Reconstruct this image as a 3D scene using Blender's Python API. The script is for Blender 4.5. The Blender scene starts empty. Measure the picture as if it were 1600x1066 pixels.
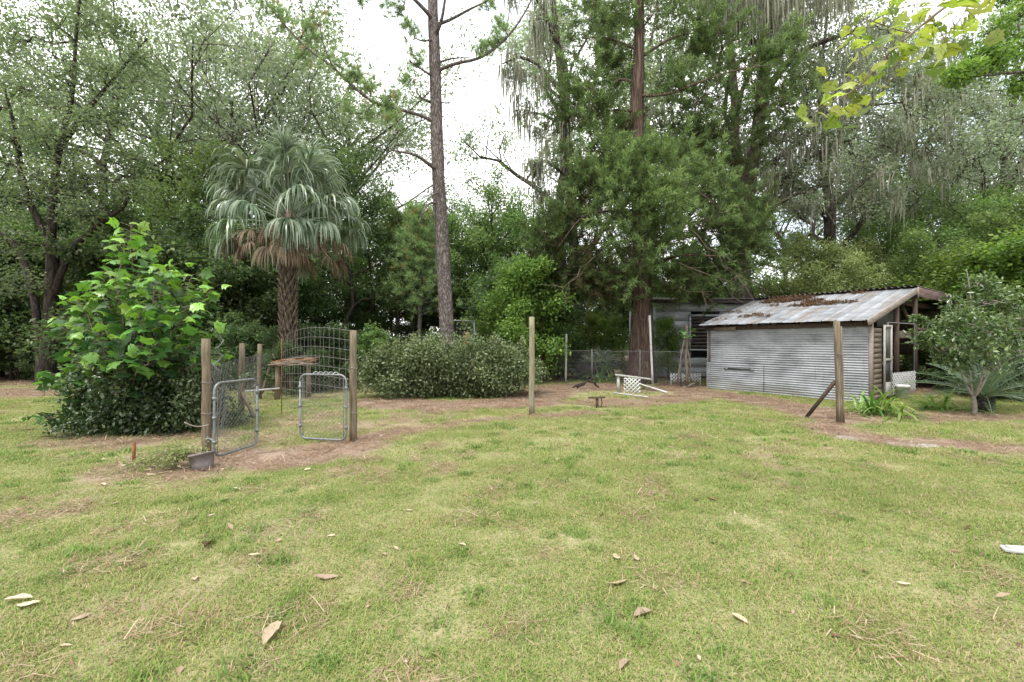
import bpy, math
import numpy as np
from mathutils import Vector, Matrix

sc = bpy.context.scene
col = sc.collection
R = math.radians
# ------------------------------------------------------------------ camera, sky, sun, exposure
CAM_H = 1.6
FPX = 711.1          # focal length in photo pixels (16 mm on a 36 mm wide sensor, 1600 px)
cam = bpy.data.cameras.new('camera'); cam.lens = 16.0; cam.sensor_width = 36.0
cam.clip_start = 0.05; cam.clip_end = 600
camo = bpy.data.objects.new('camera', cam); col.objects.link(camo)
camo.location = (0, 0, CAM_H); camo.rotation_euler = (R(90), 0, 0)
sc.camera = camo

SUN_EL, SUN_AZ = R(62), R(215)     # high sun behind thin cloud, behind the camera and to its left
world = bpy.data.worlds.new('World'); sc.world = world; world.use_nodes = True
nt = world.node_tree; nt.nodes.clear()
def N(t, kind, **kw):
    n = t.nodes.new(kind)
    for k, v in kw.items(): setattr(n, k, v)
    return n
out = N(nt, 'ShaderNodeOutputWorld')
sky = N(nt, 'ShaderNodeTexSky', sky_type='NISHITA', sun_disc=False)
sky.sun_elevation = SUN_EL; sky.sun_rotation = SUN_AZ
bg_sky = N(nt, 'ShaderNodeBackground'); bg_sky.inputs['Strength'].default_value = 0.12
bg_cl = N(nt, 'ShaderNodeBackground'); bg_cl.inputs['Strength'].default_value = 0.95
bg_cl.inputs['Color'].default_value = (0.99, 0.995, 1.0, 1)
tc = N(nt, 'ShaderNodeTexCoord')
mp = N(nt, 'ShaderNodeMapping'); mp.inputs['Scale'].default_value = (1.0, 1.0, 2.2)
ns = N(nt, 'ShaderNodeTexNoise'); ns.inputs['Scale'].default_value = 2.6; ns.inputs['Detail'].default_value = 6
rp = N(nt, 'ShaderNodeValToRGB')
rp.color_ramp.elements[0].position = 0.34; rp.color_ramp.elements[0].color = (0.45,) * 3 + (1,)
rp.color_ramp.elements[1].position = 0.50; rp.color_ramp.elements[1].color = (1,) * 3 + (1,)
mx = N(nt, 'ShaderNodeMixShader')
L = nt.links.new
L(tc.outputs['Generated'], mp.inputs['Vector']); L(mp.outputs[0], ns.inputs['Vector']); L(ns.outputs['Fac'], rp.inputs['Fac'])
L(sky.outputs[0], bg_sky.inputs['Color'])
L(rp.outputs['Color'], mx.inputs['Fac']); L(bg_sky.outputs[0], mx.inputs[1]); L(bg_cl.outputs[0], mx.inputs[2]); L(mx.outputs[0], out.inputs['Surface'])

sun = bpy.data.lights.new('sun', 'SUN'); sun.energy = 1.5; sun.angle = R(14); sun.color = (1.0, 0.97, 0.93)
suno = bpy.data.objects.new('sun', sun); col.objects.link(suno)
sd = Vector((math.sin(SUN_AZ) * math.cos(SUN_EL), math.cos(SUN_AZ) * math.cos(SUN_EL), math.sin(SUN_EL)))
suno.rotation_euler = sd.to_track_quat('Z', 'Y').to_euler(); suno.location = (-8, -12, 30)

vs = sc.view_settings
vs.view_transform = 'Standard'; vs.look = 'None'; vs.exposure = 1.5; vs.gamma = 1.0; vs.use_curve_mapping = False
sc.render.engine = 'CYCLES'
cy = sc.cycles
cy.max_bounces = 6; cy.diffuse_bounces = 4; cy.glossy_bounces = 2; cy.transmission_bounces = 4; cy.transparent_max_bounces = 6
cy.caustics_reflective = False; cy.caustics_refractive = False
cy.use_denoising = True
cy.sample_clamp_indirect = 8

# ------------------------------------------------------------------ helpers
rng = np.random.default_rng(11)
def at(px, py, d): return np.array([(px - 800) / FPX * d, d, CAM_H - (py - 533) / FPX * d])
def gd(py): return FPX * CAM_H / (py - 533)
def gp(px, py): d = gd(py); return np.array([(px - 800) / FPX * d, d, 0.0])
def unit(a): return a / np.maximum(np.linalg.norm(a, axis=-1, keepdims=True), 1e-9)

def vnoise(x, y, seed=0):
    def h(i, j):
        n = (i * 374761393 + j * 668265263 + seed * 982451653) & 0x7fffffff
        n = ((n ^ (n >> 13)) * 1274126177) & 0x7fffffff
        return ((n ^ (n >> 16)) & 0xffff) / 65535.0
    x = np.asarray(x, float); y = np.asarray(y, float)
    i = np.floor(x).astype(np.int64); j = np.floor(y).astype(np.int64)
    fx = x - i; fy = y - j; fx = fx * fx * (3 - 2 * fx); fy = fy * fy * (3 - 2 * fy)
    return (h(i, j) * (1 - fx) + h(i + 1, j) * fx) * (1 - fy) + (h(i, j + 1) * (1 - fx) + h(i + 1, j + 1) * fx) * fy
def fbm(x, y, seed=0, oct=4):
    s = 0; a = 0.5
    for k in range(oct):
        s = s + a * vnoise(x * 2 ** k, y * 2 ** k, seed + k); a *= 0.5
    return s / (1 - 0.5 ** oct)

def mesh_np(name, V, tris=None, quads=None, tint=None, mat=None, smooth=False):
    me = bpy.data.meshes.new(name)
    V = np.ascontiguousarray(V, dtype=np.float32)
    T = np.zeros((0, 3), np.int32) if tris is None else np.asarray(tris, np.int32).reshape(-1, 3)
    Q = np.zeros((0, 4), np.int32) if quads is None else np.asarray(quads, np.int32).reshape(-1, 4)
    me.vertices.add(len(V)); me.vertices.foreach_set('co', V.ravel())
    loops = np.concatenate([T.ravel(), Q.ravel()]).astype(np.int32)
    me.loops.add(len(loops)); me.loops.foreach_set('vertex_index', loops)
    st = np.concatenate([np.arange(len(T)) * 3, len(T) * 3 + np.arange(len(Q)) * 4]).astype(np.int32)
    me.polygons.add(len(st)); me.polygons.foreach_set('loop_start', st)
    if smooth: me.polygons.foreach_set('use_smooth', np.ones(len(st), bool))
    me.update(calc_edges=True)
    if tint is not None:
        a = me.attributes.new('tint', 'FLOAT', 'POINT'); a.data.foreach_set('value', np.asarray(tint, np.float32))
    if mat: me.materials.append(mat)
    return me

class MB:
    """collects shapes; build() links them as one mesh object"""
    def __init__(s): s.V = []; s.Q = []; s.T = []; s.t = []; s.n = 0
    def add(s, V, Q=None, T=None, tint=0.5):
        V = np.asarray(V, float).reshape(-1, 3); k = len(V)
        s.V.append(V)
        if Q is not None and len(Q): s.Q.append(np.asarray(Q, np.int64).reshape(-1, 4) + s.n)
        if T is not None and len(T): s.T.append(np.asarray(T, np.int64).reshape(-1, 3) + s.n)
        s.t.append(np.broadcast_to(np.asarray(tint, float), (k,))); s.n += k
        return s
    def box(s, lo, hi, M=None, tint=0.5):
        x0, y0, z0 = lo; x1, y1, z1 = hi
        V = np.array([[x0,y0,z0],[x1,y0,z0],[x1,y1,z0],[x0,y1,z0],[x0,y0,z1],[x1,y0,z1],[x1,y1,z1],[x0,y1,z1]], float)
        if M is not None: V = V @ np.array(M.to_3x3()).T + np.array(M.translation)
        return s.add(V, [[0,3,2,1],[4,5,6,7],[0,1,5,4],[1,2,6,5],[2,3,7,6],[3,0,4,7]], tint=tint)
    def beam(s, a, b, w, h, up=(0, 0, 1), tint=0.5, jit=0.0):
        """rectangular bar from a to b with chamfered edges"""
        a = np.asarray(a, float); b = np.asarray(b, float); t = unit(b - a)
        u = np.asarray(up, float)
        if abs(t @ u) > 0.95: u = np.array([0, 1.0, 0])
        sx = unit(np.cross(t, u)); sy = np.cross(sx, t)
        c = min(w, h) * 0.14
        prof = [(-w/2+c,-h/2),(w/2-c,-h/2),(w/2,-h/2+c),(w/2,h/2-c),(w/2-c,h/2),(-w/2+c,h/2),(-w/2,h/2-c),(-w/2,-h/2+c)]
        V = []
        ks = np.linspace(0, 1, 2 if jit == 0 else 6)
        for k in ks:
            j = rng.normal(0, jit, 2) if jit else (0, 0)
            for (x, y) in prof: V.append(a + (b - a) * k + sx * (x + j[0]) + sy * (y + j[1]))
        Q = []
        for r in range(len(ks) - 1):
            for i in range(8): Q.append([r*8+i, r*8+(i+1) % 8, (r+1)*8+(i+1) % 8, (r+1)*8+i])
        e = (len(ks) - 1) * 8
        Q += [[3,2,1,0],[7,6,5,4],[7,4,3,0],[e,e+1,e+2,e+3],[e+4,e+5,e+6,e+7],[e+3,e+4,e+7,e]]
        return s.add(V, Q, tint=tint)
    def tube(s, pts, rad, sides=6, cap=True, tint=0.5, rough=0.0):
        pts = np.asarray(pts, float); k = len(pts)
        rad = np.broadcast_to(np.asarray(rad, float), (k,))
        t = unit(np.gradient(pts, axis=0))
        ref = np.array([0.31, 0.95, 0.02]) if abs(t[:, 2]).mean() > 0.6 else np.array([0.05, 0.1, 0.99])
        a = unit(np.cross(t, ref)); b = np.cross(t, a)
        an = np.linspace(0, 2 * math.pi, sides, endpoint=False)
        rr = rad[:, None] * (1 + (rng.normal(0, rough, (k, sides)) if rough else 0))
        V = pts[:, None] + rr[..., None] * (np.cos(an)[None, :, None] * a[:, None] + np.sin(an)[None, :, None] * b[:, None])
        i = np.arange(k - 1)[:, None] * sides; j = np.arange(sides)[None]; j2 = (j + 1) % sides
        Q = np.stack([i + j, i + j2, i + sides + j2, i + sides + j], -1).reshape(-1, 4)
        V = V.reshape(-1, 3); T = None
        if cap:
            V = np.vstack([V, pts[0], pts[-1]]); n = k * sides
            T = [[(q + 1) % sides, q, n] for q in range(sides)] + [[n - sides + q, n - sides + (q + 1) % sides, n + 1] for q in range(sides)]
        return s.add(V, Q, T, tint=tint)
    def mesh(s, name, mat, smooth=False):
        return mesh_np(name, np.vstack(s.V), np.vstack(s.T) if s.T else None, np.vstack(s.Q) if s.Q else None, np.concatenate(s.t), mat, smooth)
    def build(s, name, mat, parent=None, smooth=False):
        return obj(name, s.mesh(name, mat, smooth), parent)

def obj(name, me, parent=None, loc=None, rot=None, scale=None):
    o = bpy.data.objects.new(name, me); col.objects.link(o)
    if parent is not None: o.parent = parent
    if loc is not None: o.location = loc
    if rot is not None: o.rotation_euler = rot
    if scale is not None: o.scale = scale if hasattr(scale, '__len__') else (scale,) * 3
    return o
def tag(o, label, cat, group=None, kind=None):
    if label: o['label'] = label
    if cat: o['category'] = cat
    if group: o['group'] = group
    if kind: o['kind'] = kind
    return o
def thing(name, label, cat, loc=(0, 0, 0), rz=0, group=None, scale=1):
    return tag(obj(name, None, None, tuple(loc), (0, 0, rz), scale), label, cat, group)
def copy_tree(o, parent=None):
    c = o.copy(); col.objects.link(c)
    if parent is not None: c.parent = parent
    for ch in o.children: copy_tree(ch, c)
    return c

# ------------------------------------------------------------------ materials
def principled(name):
    m = bpy.data.materials.new(name); m.use_nodes = True
    t = m.node_tree; t.nodes.clear()
    o = N(t, 'ShaderNodeOutputMaterial'); b = N(t, 'ShaderNodeBsdfPrincipled')
    t.links.new(b.outputs[0], o.inputs['Surface'])
    return m, t, b, o
def ramp(t, stops):
    r = N(t, 'ShaderNodeValToRGB'); e = r.color_ramp.elements
    while len(e) < len(stops): e.new(0.5)
    for k, (p, c) in enumerate(stops): e[k].position = p; e[k].color = tuple(c) + (1,)
    return r
def noise(t, scale, detail=4, vec=None, rough=0.55):
    n = N(t, 'ShaderNodeTexNoise'); n.inputs['Scale'].default_value = scale; n.inputs['Detail'].default_value = detail
    n.inputs['Roughness'].default_value = rough
    if vec is not None: t.links.new(vec, n.inputs['Vector'])
    return n
def coords(t, scale=(1, 1, 1), kind='Object'):
    c = N(t, 'ShaderNodeTexCoord'); m = N(t, 'ShaderNodeMapping'); m.inputs['Scale'].default_value = scale
    t.links.new(c.outputs[kind], m.inputs['Vector']); return m.outputs[0]
def bump(t, b, h, dist=0.01, strength=1.0):
    n = N(t, 'ShaderNodeBump'); n.inputs['Distance'].default_value = dist; n.inputs['Strength'].default_value = strength
    t.links.new(h, n.inputs['Height']); t.links.new(n.outputs[0], b.inputs['Normal'])

def leaf_mat(name, stops, trans=0.35, rough=0.5, spec=0.3, vary=0.25, huevary=0.014):
    """leaf colour from each leaf's own tint; part of the light passes through the blade"""
    m, t, b, o = principled(name)
    a = N(t, 'ShaderNodeAttribute', attribute_name='tint')
    r = ramp(t, stops); t.links.new(a.outputs['Fac'], r.inputs['Fac'])
    oi = N(t, 'ShaderNodeObjectInfo')
    hs = N(t, 'ShaderNodeHueSaturation')
    mr = N(t, 'ShaderNodeMapRange'); mr.inputs['To Min'].default_value = 1 - vary; mr.inputs['To Max'].default_value = 1 + vary
    mh = N(t, 'ShaderNodeMapRange'); mh.inputs['To Min'].default_value = 0.5 - huevary; mh.inputs['To Max'].default_value = 0.5 + huevary
    t.links.new(oi.outputs['Random'], mr.inputs['Value']); t.links.new(oi.outputs['Random'], mh.inputs['Value'])
    t.links.new(mr.outputs[0], hs.inputs['Value']); t.links.new(mh.outputs[0], hs.inputs['Hue'])
    t.links.new(r.outputs[0], hs.inputs['Color']); t.links.new(hs.outputs[0], b.inputs['Base Color'])
    b.inputs['Roughness'].default_value = rough; b.inputs['Specular IOR Level'].default_value = spec
    tr = N(t, 'ShaderNodeBsdfTranslucent')
    br = N(t, 'ShaderNodeMixRGB', blend_type='MULTIPLY'); br.inputs['Fac'].default_value = 1; br.inputs['Color2'].default_value = (1.1, 1.25, 0.75, 1)
    t.links.new(hs.outputs[0], br.inputs['Color1']); t.links.new(br.outputs[0], tr.inputs['Color'])
    mx = N(t, 'ShaderNodeMixShader'); mx.inputs['Fac'].default_value = trans
    t.links.new(b.outputs[0], mx.inputs[1]); t.links.new(tr.outputs[0], mx.inputs[2]); t.links.new(mx.outputs[0], o.inputs['Surface'])
    return m
def plain_mat(name, c1, c2, scale=8, stretch=(1, 1, 1), rough=0.8, metal=0.0, bumpd=0.004, spec=0.3, c3=None, kind='Object'):
    m, t, b, o = principled(name)
    v = coords(t, stretch, kind)
    n = noise(t, scale, 6, v); 
    st = [(0.3, c1), (0.7, c2)] if c3 is None else [(0.3, c1), (0.55, c2), (0.72, c3)]
    r = ramp(t, st)
    t.links.new(n.outputs['Fac'], r.inputs['Fac']); t.links.new(r.outputs[0], b.inputs['Base Color'])
    b.inputs['Roughness'].default_value = rough; b.inputs['Metallic'].default_value = metal; b.inputs['Specular IOR Level'].default_value = spec
    if bumpd: n2 = noise(t, scale * 3, 5, v); bump(t, b, n2.outputs['Fac'], bumpd)
    return m
def bark_mat(name, c1, c2, c3, sc_=9, stretch=(1, 1, 0.18), depth=0.03, lichen=None):
    m, t, b, o = principled(name)
    v = coords(t, stretch)
    w = N(t, 'ShaderNodeTexVoronoi', feature='DISTANCE_TO_EDGE'); w.inputs['Scale'].default_value = sc_
    nz = noise(t, 7, 5, v); mxv = N(t, 'ShaderNodeMixRGB'); mxv.inputs['Fac'].default_value = 0.22
    t.links.new(v, mxv.inputs['Color1']); t.links.new(nz.outputs['Color'], mxv.inputs['Color2']); t.links.new(mxv.outputs[0], w.inputs['Vector'])
    n = noise(t, sc_ * 2, 6, v)
    r = ramp(t, [(0.0, c1), (0.12, c2), (0.5, c3)])
    t.links.new(w.outputs['Distance'], r.inputs['Fac'])
    hs = N(t, 'ShaderNodeMixRGB', blend_type='OVERLAY'); hs.inputs['Fac'].default_value = 0.6
    t.links.new(r.outputs[0], hs.inputs['Color1']); t.links.new(n.outputs['Fac'], hs.inputs['Color2'])
    last = hs.outputs[0]
    if lichen:
        ln = noise(t, 2.2, 5, coords(t)); lr = ramp(t, [(0.52, (0, 0, 0)), (0.62, (0.7,) * 3)])
        t.links.new(ln.outputs['Fac'], lr.inputs['Fac'])
        ml = N(t, 'ShaderNodeMixRGB'); t.links.new(lr.outputs[0], ml.inputs['Fac']); t.links.new(last, ml.inputs['Color1']); ml.inputs['Color2'].default_value = lichen + (1,)
        last = ml.outputs[0]
    t.links.new(last, b.inputs['Base Color']); b.inputs['Roughness'].default_value = 0.9; b.inputs['Specular IOR Level'].default_value = 0.15
    ad = N(t, 'ShaderNodeMath', operation='MULTIPLY_ADD'); ad.inputs[1].default_value = 1.5
    t.links.new(w.outputs['Distance'], ad.inputs[0]); t.links.new(n.outputs['Fac'], ad.inputs[2]); bump(t, b, ad.outputs[0], depth)
    return m

M = {}
M['oak_leaf'] = leaf_mat('oak_leaf', [(0, (0.08, 0.12, 0.06)), (0.6, (0.185, 0.24, 0.135)), (1, (0.34, 0.39, 0.25))], 0.52, 0.38)
M['grey_leaf'] = leaf_mat('grey_leaf', [(0, (0.10, 0.13, 0.088)), (0.6, (0.235, 0.27, 0.205)), (1, (0.40, 0.43, 0.345))], 0.5, 0.4)
M['light_leaf'] = leaf_mat('light_leaf', [(0, (0.07, 0.12, 0.04)), (0.6, (0.165, 0.245, 0.085)), (1, (0.32, 0.40, 0.17))], 0.5, 0.45)
M['dark_leaf'] = leaf_mat('dark_leaf', [(0, (0.035, 0.062, 0.026)), (0.6, (0.092, 0.14, 0.058)), (1, (0.215, 0.27, 0.125))], 0.46, 0.4)
M['mid_leaf'] = leaf_mat('mid_leaf', [(0, (0.045, 0.08, 0.03)), (0.6, (0.115, 0.18, 0.062)), (1, (0.25, 0.32, 0.13))], 0.48, 0.4)
M['lime_leaf'] = leaf_mat('lime_leaf', [(0, (0.06, 0.11, 0.025)), (0.6, (0.14, 0.215, 0.045)), (1, (0.28, 0.36, 0.09))], 0.45, 0.45)
M['pale_leaf'] = leaf_mat('pale_leaf', [(0, (0.16, 0.20, 0.07)), (0.6, (0.28, 0.33, 0.14)), (1, (0.42, 0.46, 0.24))], 0.45, 0.5)
M['shrub_leaf'] = leaf_mat('shrub_leaf', [(0, (0.024, 0.045, 0.018)), (0.6, (0.06, 0.10, 0.038)), (1, (0.17, 0.225, 0.10))], 0.25, 0.32, 0.5)
M['hedge_leaf'] = leaf_mat('hedge_leaf', [(0, (0.055, 0.075, 0.03)), (0.55, (0.115, 0.155, 0.066)), (1, (0.27, 0.31, 0.155))], 0.28, 0.4, 0.4)
M['sapling_leaf'] = leaf_mat('sapling_leaf', [(0, (0.025, 0.062, 0.026)), (0.45, (0.05, 0.125, 0.028)), (0.75, (0.11, 0.235, 0.035)), (1, (0.20, 0.36, 0.045))], 0.32, 0.35, 0.4, 0.3, 0.015)
M['branch_leaf'] = leaf_mat('branch_leaf', [(0, (0.09, 0.13, 0.03)), (0.5, (0.21, 0.265, 0.045)), (1, (0.34, 0.37, 0.08))], 0.55, 0.4, 0.4, 0.2, 0.015)
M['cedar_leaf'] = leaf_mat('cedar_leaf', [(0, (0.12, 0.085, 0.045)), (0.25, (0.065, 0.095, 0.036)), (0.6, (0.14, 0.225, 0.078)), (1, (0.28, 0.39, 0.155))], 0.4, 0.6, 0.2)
M['pine_leaf'] = leaf_mat('pine_leaf', [(0, (0.30, 0.20, 0.10)), (0.3, (0.13, 0.19, 0.07)), (1, (0.27, 0.35, 0.16))], 0.3, 0.5)
M['palm_leaf'] = leaf_mat('palm_leaf', [(0, (0.045, 0.075, 0.042)), (0.5, (0.11, 0.155, 0.095)), (1, (0.28, 0.33, 0.235))], 0.22, 0.32, 0.5, 0.18, 0.01)
M['palm_dead'] = leaf_mat('palm_dead', [(0, (0.085, 0.06, 0.042)), (0.5, (0.17, 0.125, 0.088)), (1, (0.29, 0.23, 0.165))], 0.2, 0.8, 0.15, 0.2, 0.01)
M['moss'] = leaf_mat('moss', [(0, (0.14, 0.145, 0.11)), (0.5, (0.25, 0.25, 0.195)), (1, (0.37, 0.36, 0.29))], 0.25, 0.9, 0.1, 0.1, 0.0)
M['strap_leaf'] = leaf_mat('strap_leaf', [(0, (0.06, 0.13, 0.03)), (0.5, (0.14, 0.25, 0.05)), (1, (0.33, 0.42, 0.13))], 0.35, 0.35, 0.5, 0.2, 0.02)
M['cycad_leaf'] = leaf_mat('cycad_leaf', [(0, (0.04, 0.08, 0.04)), (0.6, (0.105, 0.175, 0.08)), (1, (0.26, 0.34, 0.20))], 0.15, 0.3, 0.6, 0.15, 0.01)
M['camellia_leaf'] = leaf_mat('camellia_leaf', [(0, (0.03, 0.055, 0.022)), (0.55, (0.095, 0.15, 0.05)), (1, (0.27, 0.33, 0.16))], 0.38, 0.25, 0.6, 0.1, 0.01)
M['dry_leaf'] = leaf_mat('dry_leaf', [(0, (0.10, 0.06, 0.035)), (0.45, (0.25, 0.165, 0.10)), (1, (0.50, 0.41, 0.31))], 0.2, 0.7, 0.2, 0.2, 0.01)
M['straw'] = leaf_mat('straw', [(0, (0.17, 0.09, 0.055)), (0.5, (0.30, 0.205, 0.14)), (1, (0.47, 0.375, 0.27))], 0.15, 0.8, 0.15, 0.0, 0.0)
M['oak_bark'] = bark_mat('oak_bark', (0.025, 0.02, 0.017), (0.07, 0.058, 0.047), (0.13, 0.11, 0.09), 8, (1, 1, 0.2), 0.03)
M['dark_bark'] = bark_mat('dark_bark', (0.015, 0.012, 0.01), (0.035, 0.028, 0.023), (0.06, 0.05, 0.04), 9, (1, 1, 0.2), 0.02)
M['pine_bark'] = bark_mat('pine_bark', (0.045, 0.033, 0.03), (0.125, 0.105, 0.098), (0.225, 0.20, 0.19), 17, (1, 1, 0.32), 0.03)
M['cedar_bark'] = bark_mat('cedar_bark', (0.04, 0.026, 0.02), (0.10, 0.068, 0.053), (0.18, 0.135, 0.11), 14, (1, 1, 0.06), 0.03)
M['palm_bark'] = plain_mat('palm_bark', (0.055, 0.042, 0.032), (0.14, 0.108, 0.08), 14, (1, 1, 0.4), 0.9, 0, 0.02, 0.1, (0.23, 0.19, 0.15))
M['twig'] = plain_mat('twig', (0.10, 0.075, 0.055), (0.22, 0.18, 0.14), 12, (1, 1, 1), 0.9, 0, 0.003, 0.15)
M['pale_twig'] = plain_mat('pale_twig', (0.15, 0.13, 0.105), (0.27, 0.24, 0.20), 12, (1, 1, 1), 0.9, 0, 0.003, 0.15)
M['post_wood'] = plain_mat('post_wood', (0.085, 0.065, 0.045), (0.155, 0.125, 0.087), 14, (3, 3, 0.25), 0.9, 0, 0.006, 0.15, (0.22, 0.185, 0.135))
M['green_post'] = plain_mat('green_post', (0.13, 0.115, 0.075), (0.21, 0.19, 0.125), 12, (3, 3, 0.3), 0.9, 0, 0.005, 0.15, (0.28, 0.255, 0.185))
M['old_plank'] = plain_mat('old_plank', (0.075, 0.06, 0.047), (0.15, 0.125, 0.095), 10, (0.5, 1, 6), 0.9, 0, 0.002, 0.15, (0.27, 0.235, 0.185))
M['brown_wood'] = plain_mat('brown_wood', (0.04, 0.027, 0.02), (0.085, 0.06, 0.045), 10, (3, 3, 0.4), 0.85, 0, 0.004, 0.2)
M['fascia'] = plain_mat('fascia', (0.075, 0.05, 0.046), (0.14, 0.10, 0.09), 6, (0.4, 1, 3), 0.85, 0, 0.004, 0.2, (0.20, 0.16, 0.145))
M['rake'] = plain_mat('rake', (0.17, 0.14, 0.115), (0.28, 0.245, 0.205), 8, (0.4, 1, 3), 0.85, 0, 0.004, 0.2)
M['white_paint'] = plain_mat('white_paint', (0.38, 0.38, 0.36), (0.60, 0.60, 0.58), 10, (1, 1, 1), 0.6, 0, 0.001, 0.4)
M['off_white'] = plain_mat('off_white', (0.24, 0.235, 0.21), (0.38, 0.37, 0.34), 10, (1, 1, 1), 0.7, 0, 0.002, 0.3)
M['steel'] = plain_mat('steel', (0.12, 0.13, 0.13), (0.20, 0.21, 0.21), 20, (1, 1, 1), 0.55, 0.35, 0.001, 0.4)
M['wire'] = plain_mat('wire', (0.20, 0.19, 0.18), (0.31, 0.30, 0.29), 20, (1, 1, 1), 0.6, 0.3, 0, 0.4)
M['dull_wire'] = plain_mat('dull_wire', (0.11, 0.11, 0.105), (0.19, 0.19, 0.185), 20, (1, 1, 1), 0.7, 0.2, 0, 0.3)
M['rust'] = plain_mat('rust', (0.10, 0.045, 0.02), (0.26, 0.12, 0.055), 25, (1, 1, 1), 0.9, 0, 0.002, 0.15)
M['black_plastic'] = plain_mat('black_plastic', (0.018, 0.018, 0.018), (0.04, 0.038, 0.036), 8, (1, 1, 1), 0.6, 0, 0.001, 0.4)
M['pot'] = plain_mat('pot', (0.10, 0.085, 0.085), (0.19, 0.165, 0.165), 9, (1, 1, 1), 0.7, 0, 0.002, 0.3)
M['soil'] = plain_mat('soil', (0.07, 0.05, 0.035), (0.16, 0.12, 0.09), 12, (1, 1, 1), 1.0, 0, 0.02, 0.1)
M['siding'] = plain_mat('siding', (0.22, 0.24, 0.24), (0.33, 0.35, 0.35), 3, (0.6, 1, 2), 0.75, 0, 0.004, 0.3, (0.47, 0.49, 0.48))
M['stone'] = plain_mat('stone', (0.20, 0.17, 0.145), (0.31, 0.275, 0.24), 7, (1, 1, 1), 0.9, 0, 0.006, 0.2)
M['red_clay'] = plain_mat('red_clay', (0.25, 0.10, 0.055), (0.36, 0.16, 0.09), 9, (1, 1, 1), 0.8, 0, 0.002, 0.2)
M['cloth'] = plain_mat('cloth', (0.09, 0.09, 0.078), (0.15, 0.15, 0.13), 4, (1, 1, 1), 0.8, 0, 0.002, 0.2)

def metal_sheet(name, dirt_axis):
    m, t, b, o = principled(name)
    v = coords(t)
    n1 = noise(t, 1.2, 6, coords(t, (1, 1, 3) if dirt_axis == 'z' else (3, 1, 1)))
    n2 = noise(t, 18, 5, v)
    r = ramp(t, [(0.30, (0.155, 0.163, 0.172)), (0.48, (0.275, 0.288, 0.306)), (0.75, (0.38, 0.395, 0.42))])
    t.links.new(n1.outputs['Fac'], r.inputs['Fac'])
    st = ramp(t, [(0.55, (1, 1, 1)), (0.72, (0.62, 0.55, 0.46))]); t.links.new(n2.outputs['Fac'], st.inputs['Fac'])
    mu = N(t, 'ShaderNodeMixRGB', blend_type='MULTIPLY'); mu.inputs['Fac'].default_value = 0.7
    t.links.new(r.outputs[0], mu.inputs['Color1']); t.links.new(st.outputs[0], mu.inputs['Color2'])
    last = mu.outputs[0]
    if dirt_axis == 'x':      # rust blooms running down the slope
        n3 = noise(t, 1.0, 7, coords(t, (0.55, 2.6, 1)), 0.7); rr_ = ramp(t, [(0.47, (0, 0, 0)), (0.64, (0.75,) * 3)]); t.links.new(n3.outputs['Fac'], rr_.inputs['Fac'])
        md = N(t, 'ShaderNodeMixRGB'); t.links.new(rr_.outputs[0], md.inputs['Fac']); t.links.new(last, md.inputs['Color1']); md.inputs['Color2'].default_value = (0.17, 0.125, 0.095, 1)
        last = md.outputs[0]
    if dirt_axis == 'z':      # thin rust streaks below the laps
        n5 = noise(t, 1.0, 5, coords(t, (1, 9, 0.7)), 0.65); r5 = ramp(t, [(0.60, (0, 0, 0)), (0.72, (0.45,) * 3)]); t.links.new(n5.outputs['Fac'], r5.inputs['Fac'])
        m5 = N(t, 'ShaderNodeMixRGB'); t.links.new(r5.outputs[0], m5.inputs['Fac']); t.links.new(last, m5.inputs['Color1']); m5.inputs['Color2'].default_value = (0.16, 0.11, 0.075, 1); last = m5.outputs[0]
    if dirt_axis == 'z':      # splashed soil and algae along the foot of the wall
        sx = N(t, 'ShaderNodeSeparateXYZ'); cc = N(t, 'ShaderNodeTexCoord'); t.links.new(cc.outputs['Object'], sx.inputs[0])
        ad = N(t, 'ShaderNodeMath', operation='MULTIPLY_ADD'); ad.inputs[1].default_value = 0.9
        t.links.new(n1.outputs['Fac'], ad.inputs[0]); t.links.new(sx.outputs['Z'], ad.inputs[2])
        dr = ramp(t, [(0.35, (0.75,) * 3), (0.85, (0, 0, 0))]); t.links.new(ad.outputs[0], dr.inputs['Fac'])
        md = N(t, 'ShaderNodeMixRGB'); t.links.new(dr.outputs[0], md.inputs['Fac']); t.links.new(last, md.inputs['Color1']); md.inputs['Color2'].default_value = (0.20, 0.195, 0.16, 1)
        last = md.outputs[0]
    t.links.new(last, b.inputs['Base Color'])
    b.inputs['Metallic'].default_value = 0.25; b.inputs['Roughness'].default_value = 0.5
    bump(t, b, n2.outputs['Fac'], 0.001)
    return m
M['wall_metal'] = metal_sheet('wall_metal', 'z')
M['roof_metal'] = metal_sheet('roof_metal', 'x')
M['dark_metal'] = plain_mat('dark_metal', (0.05, 0.045, 0.04), (0.12, 0.10, 0.09), 6, (1, 1, 1), 0.8, 0.1, 0.002, 0.2)

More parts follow.
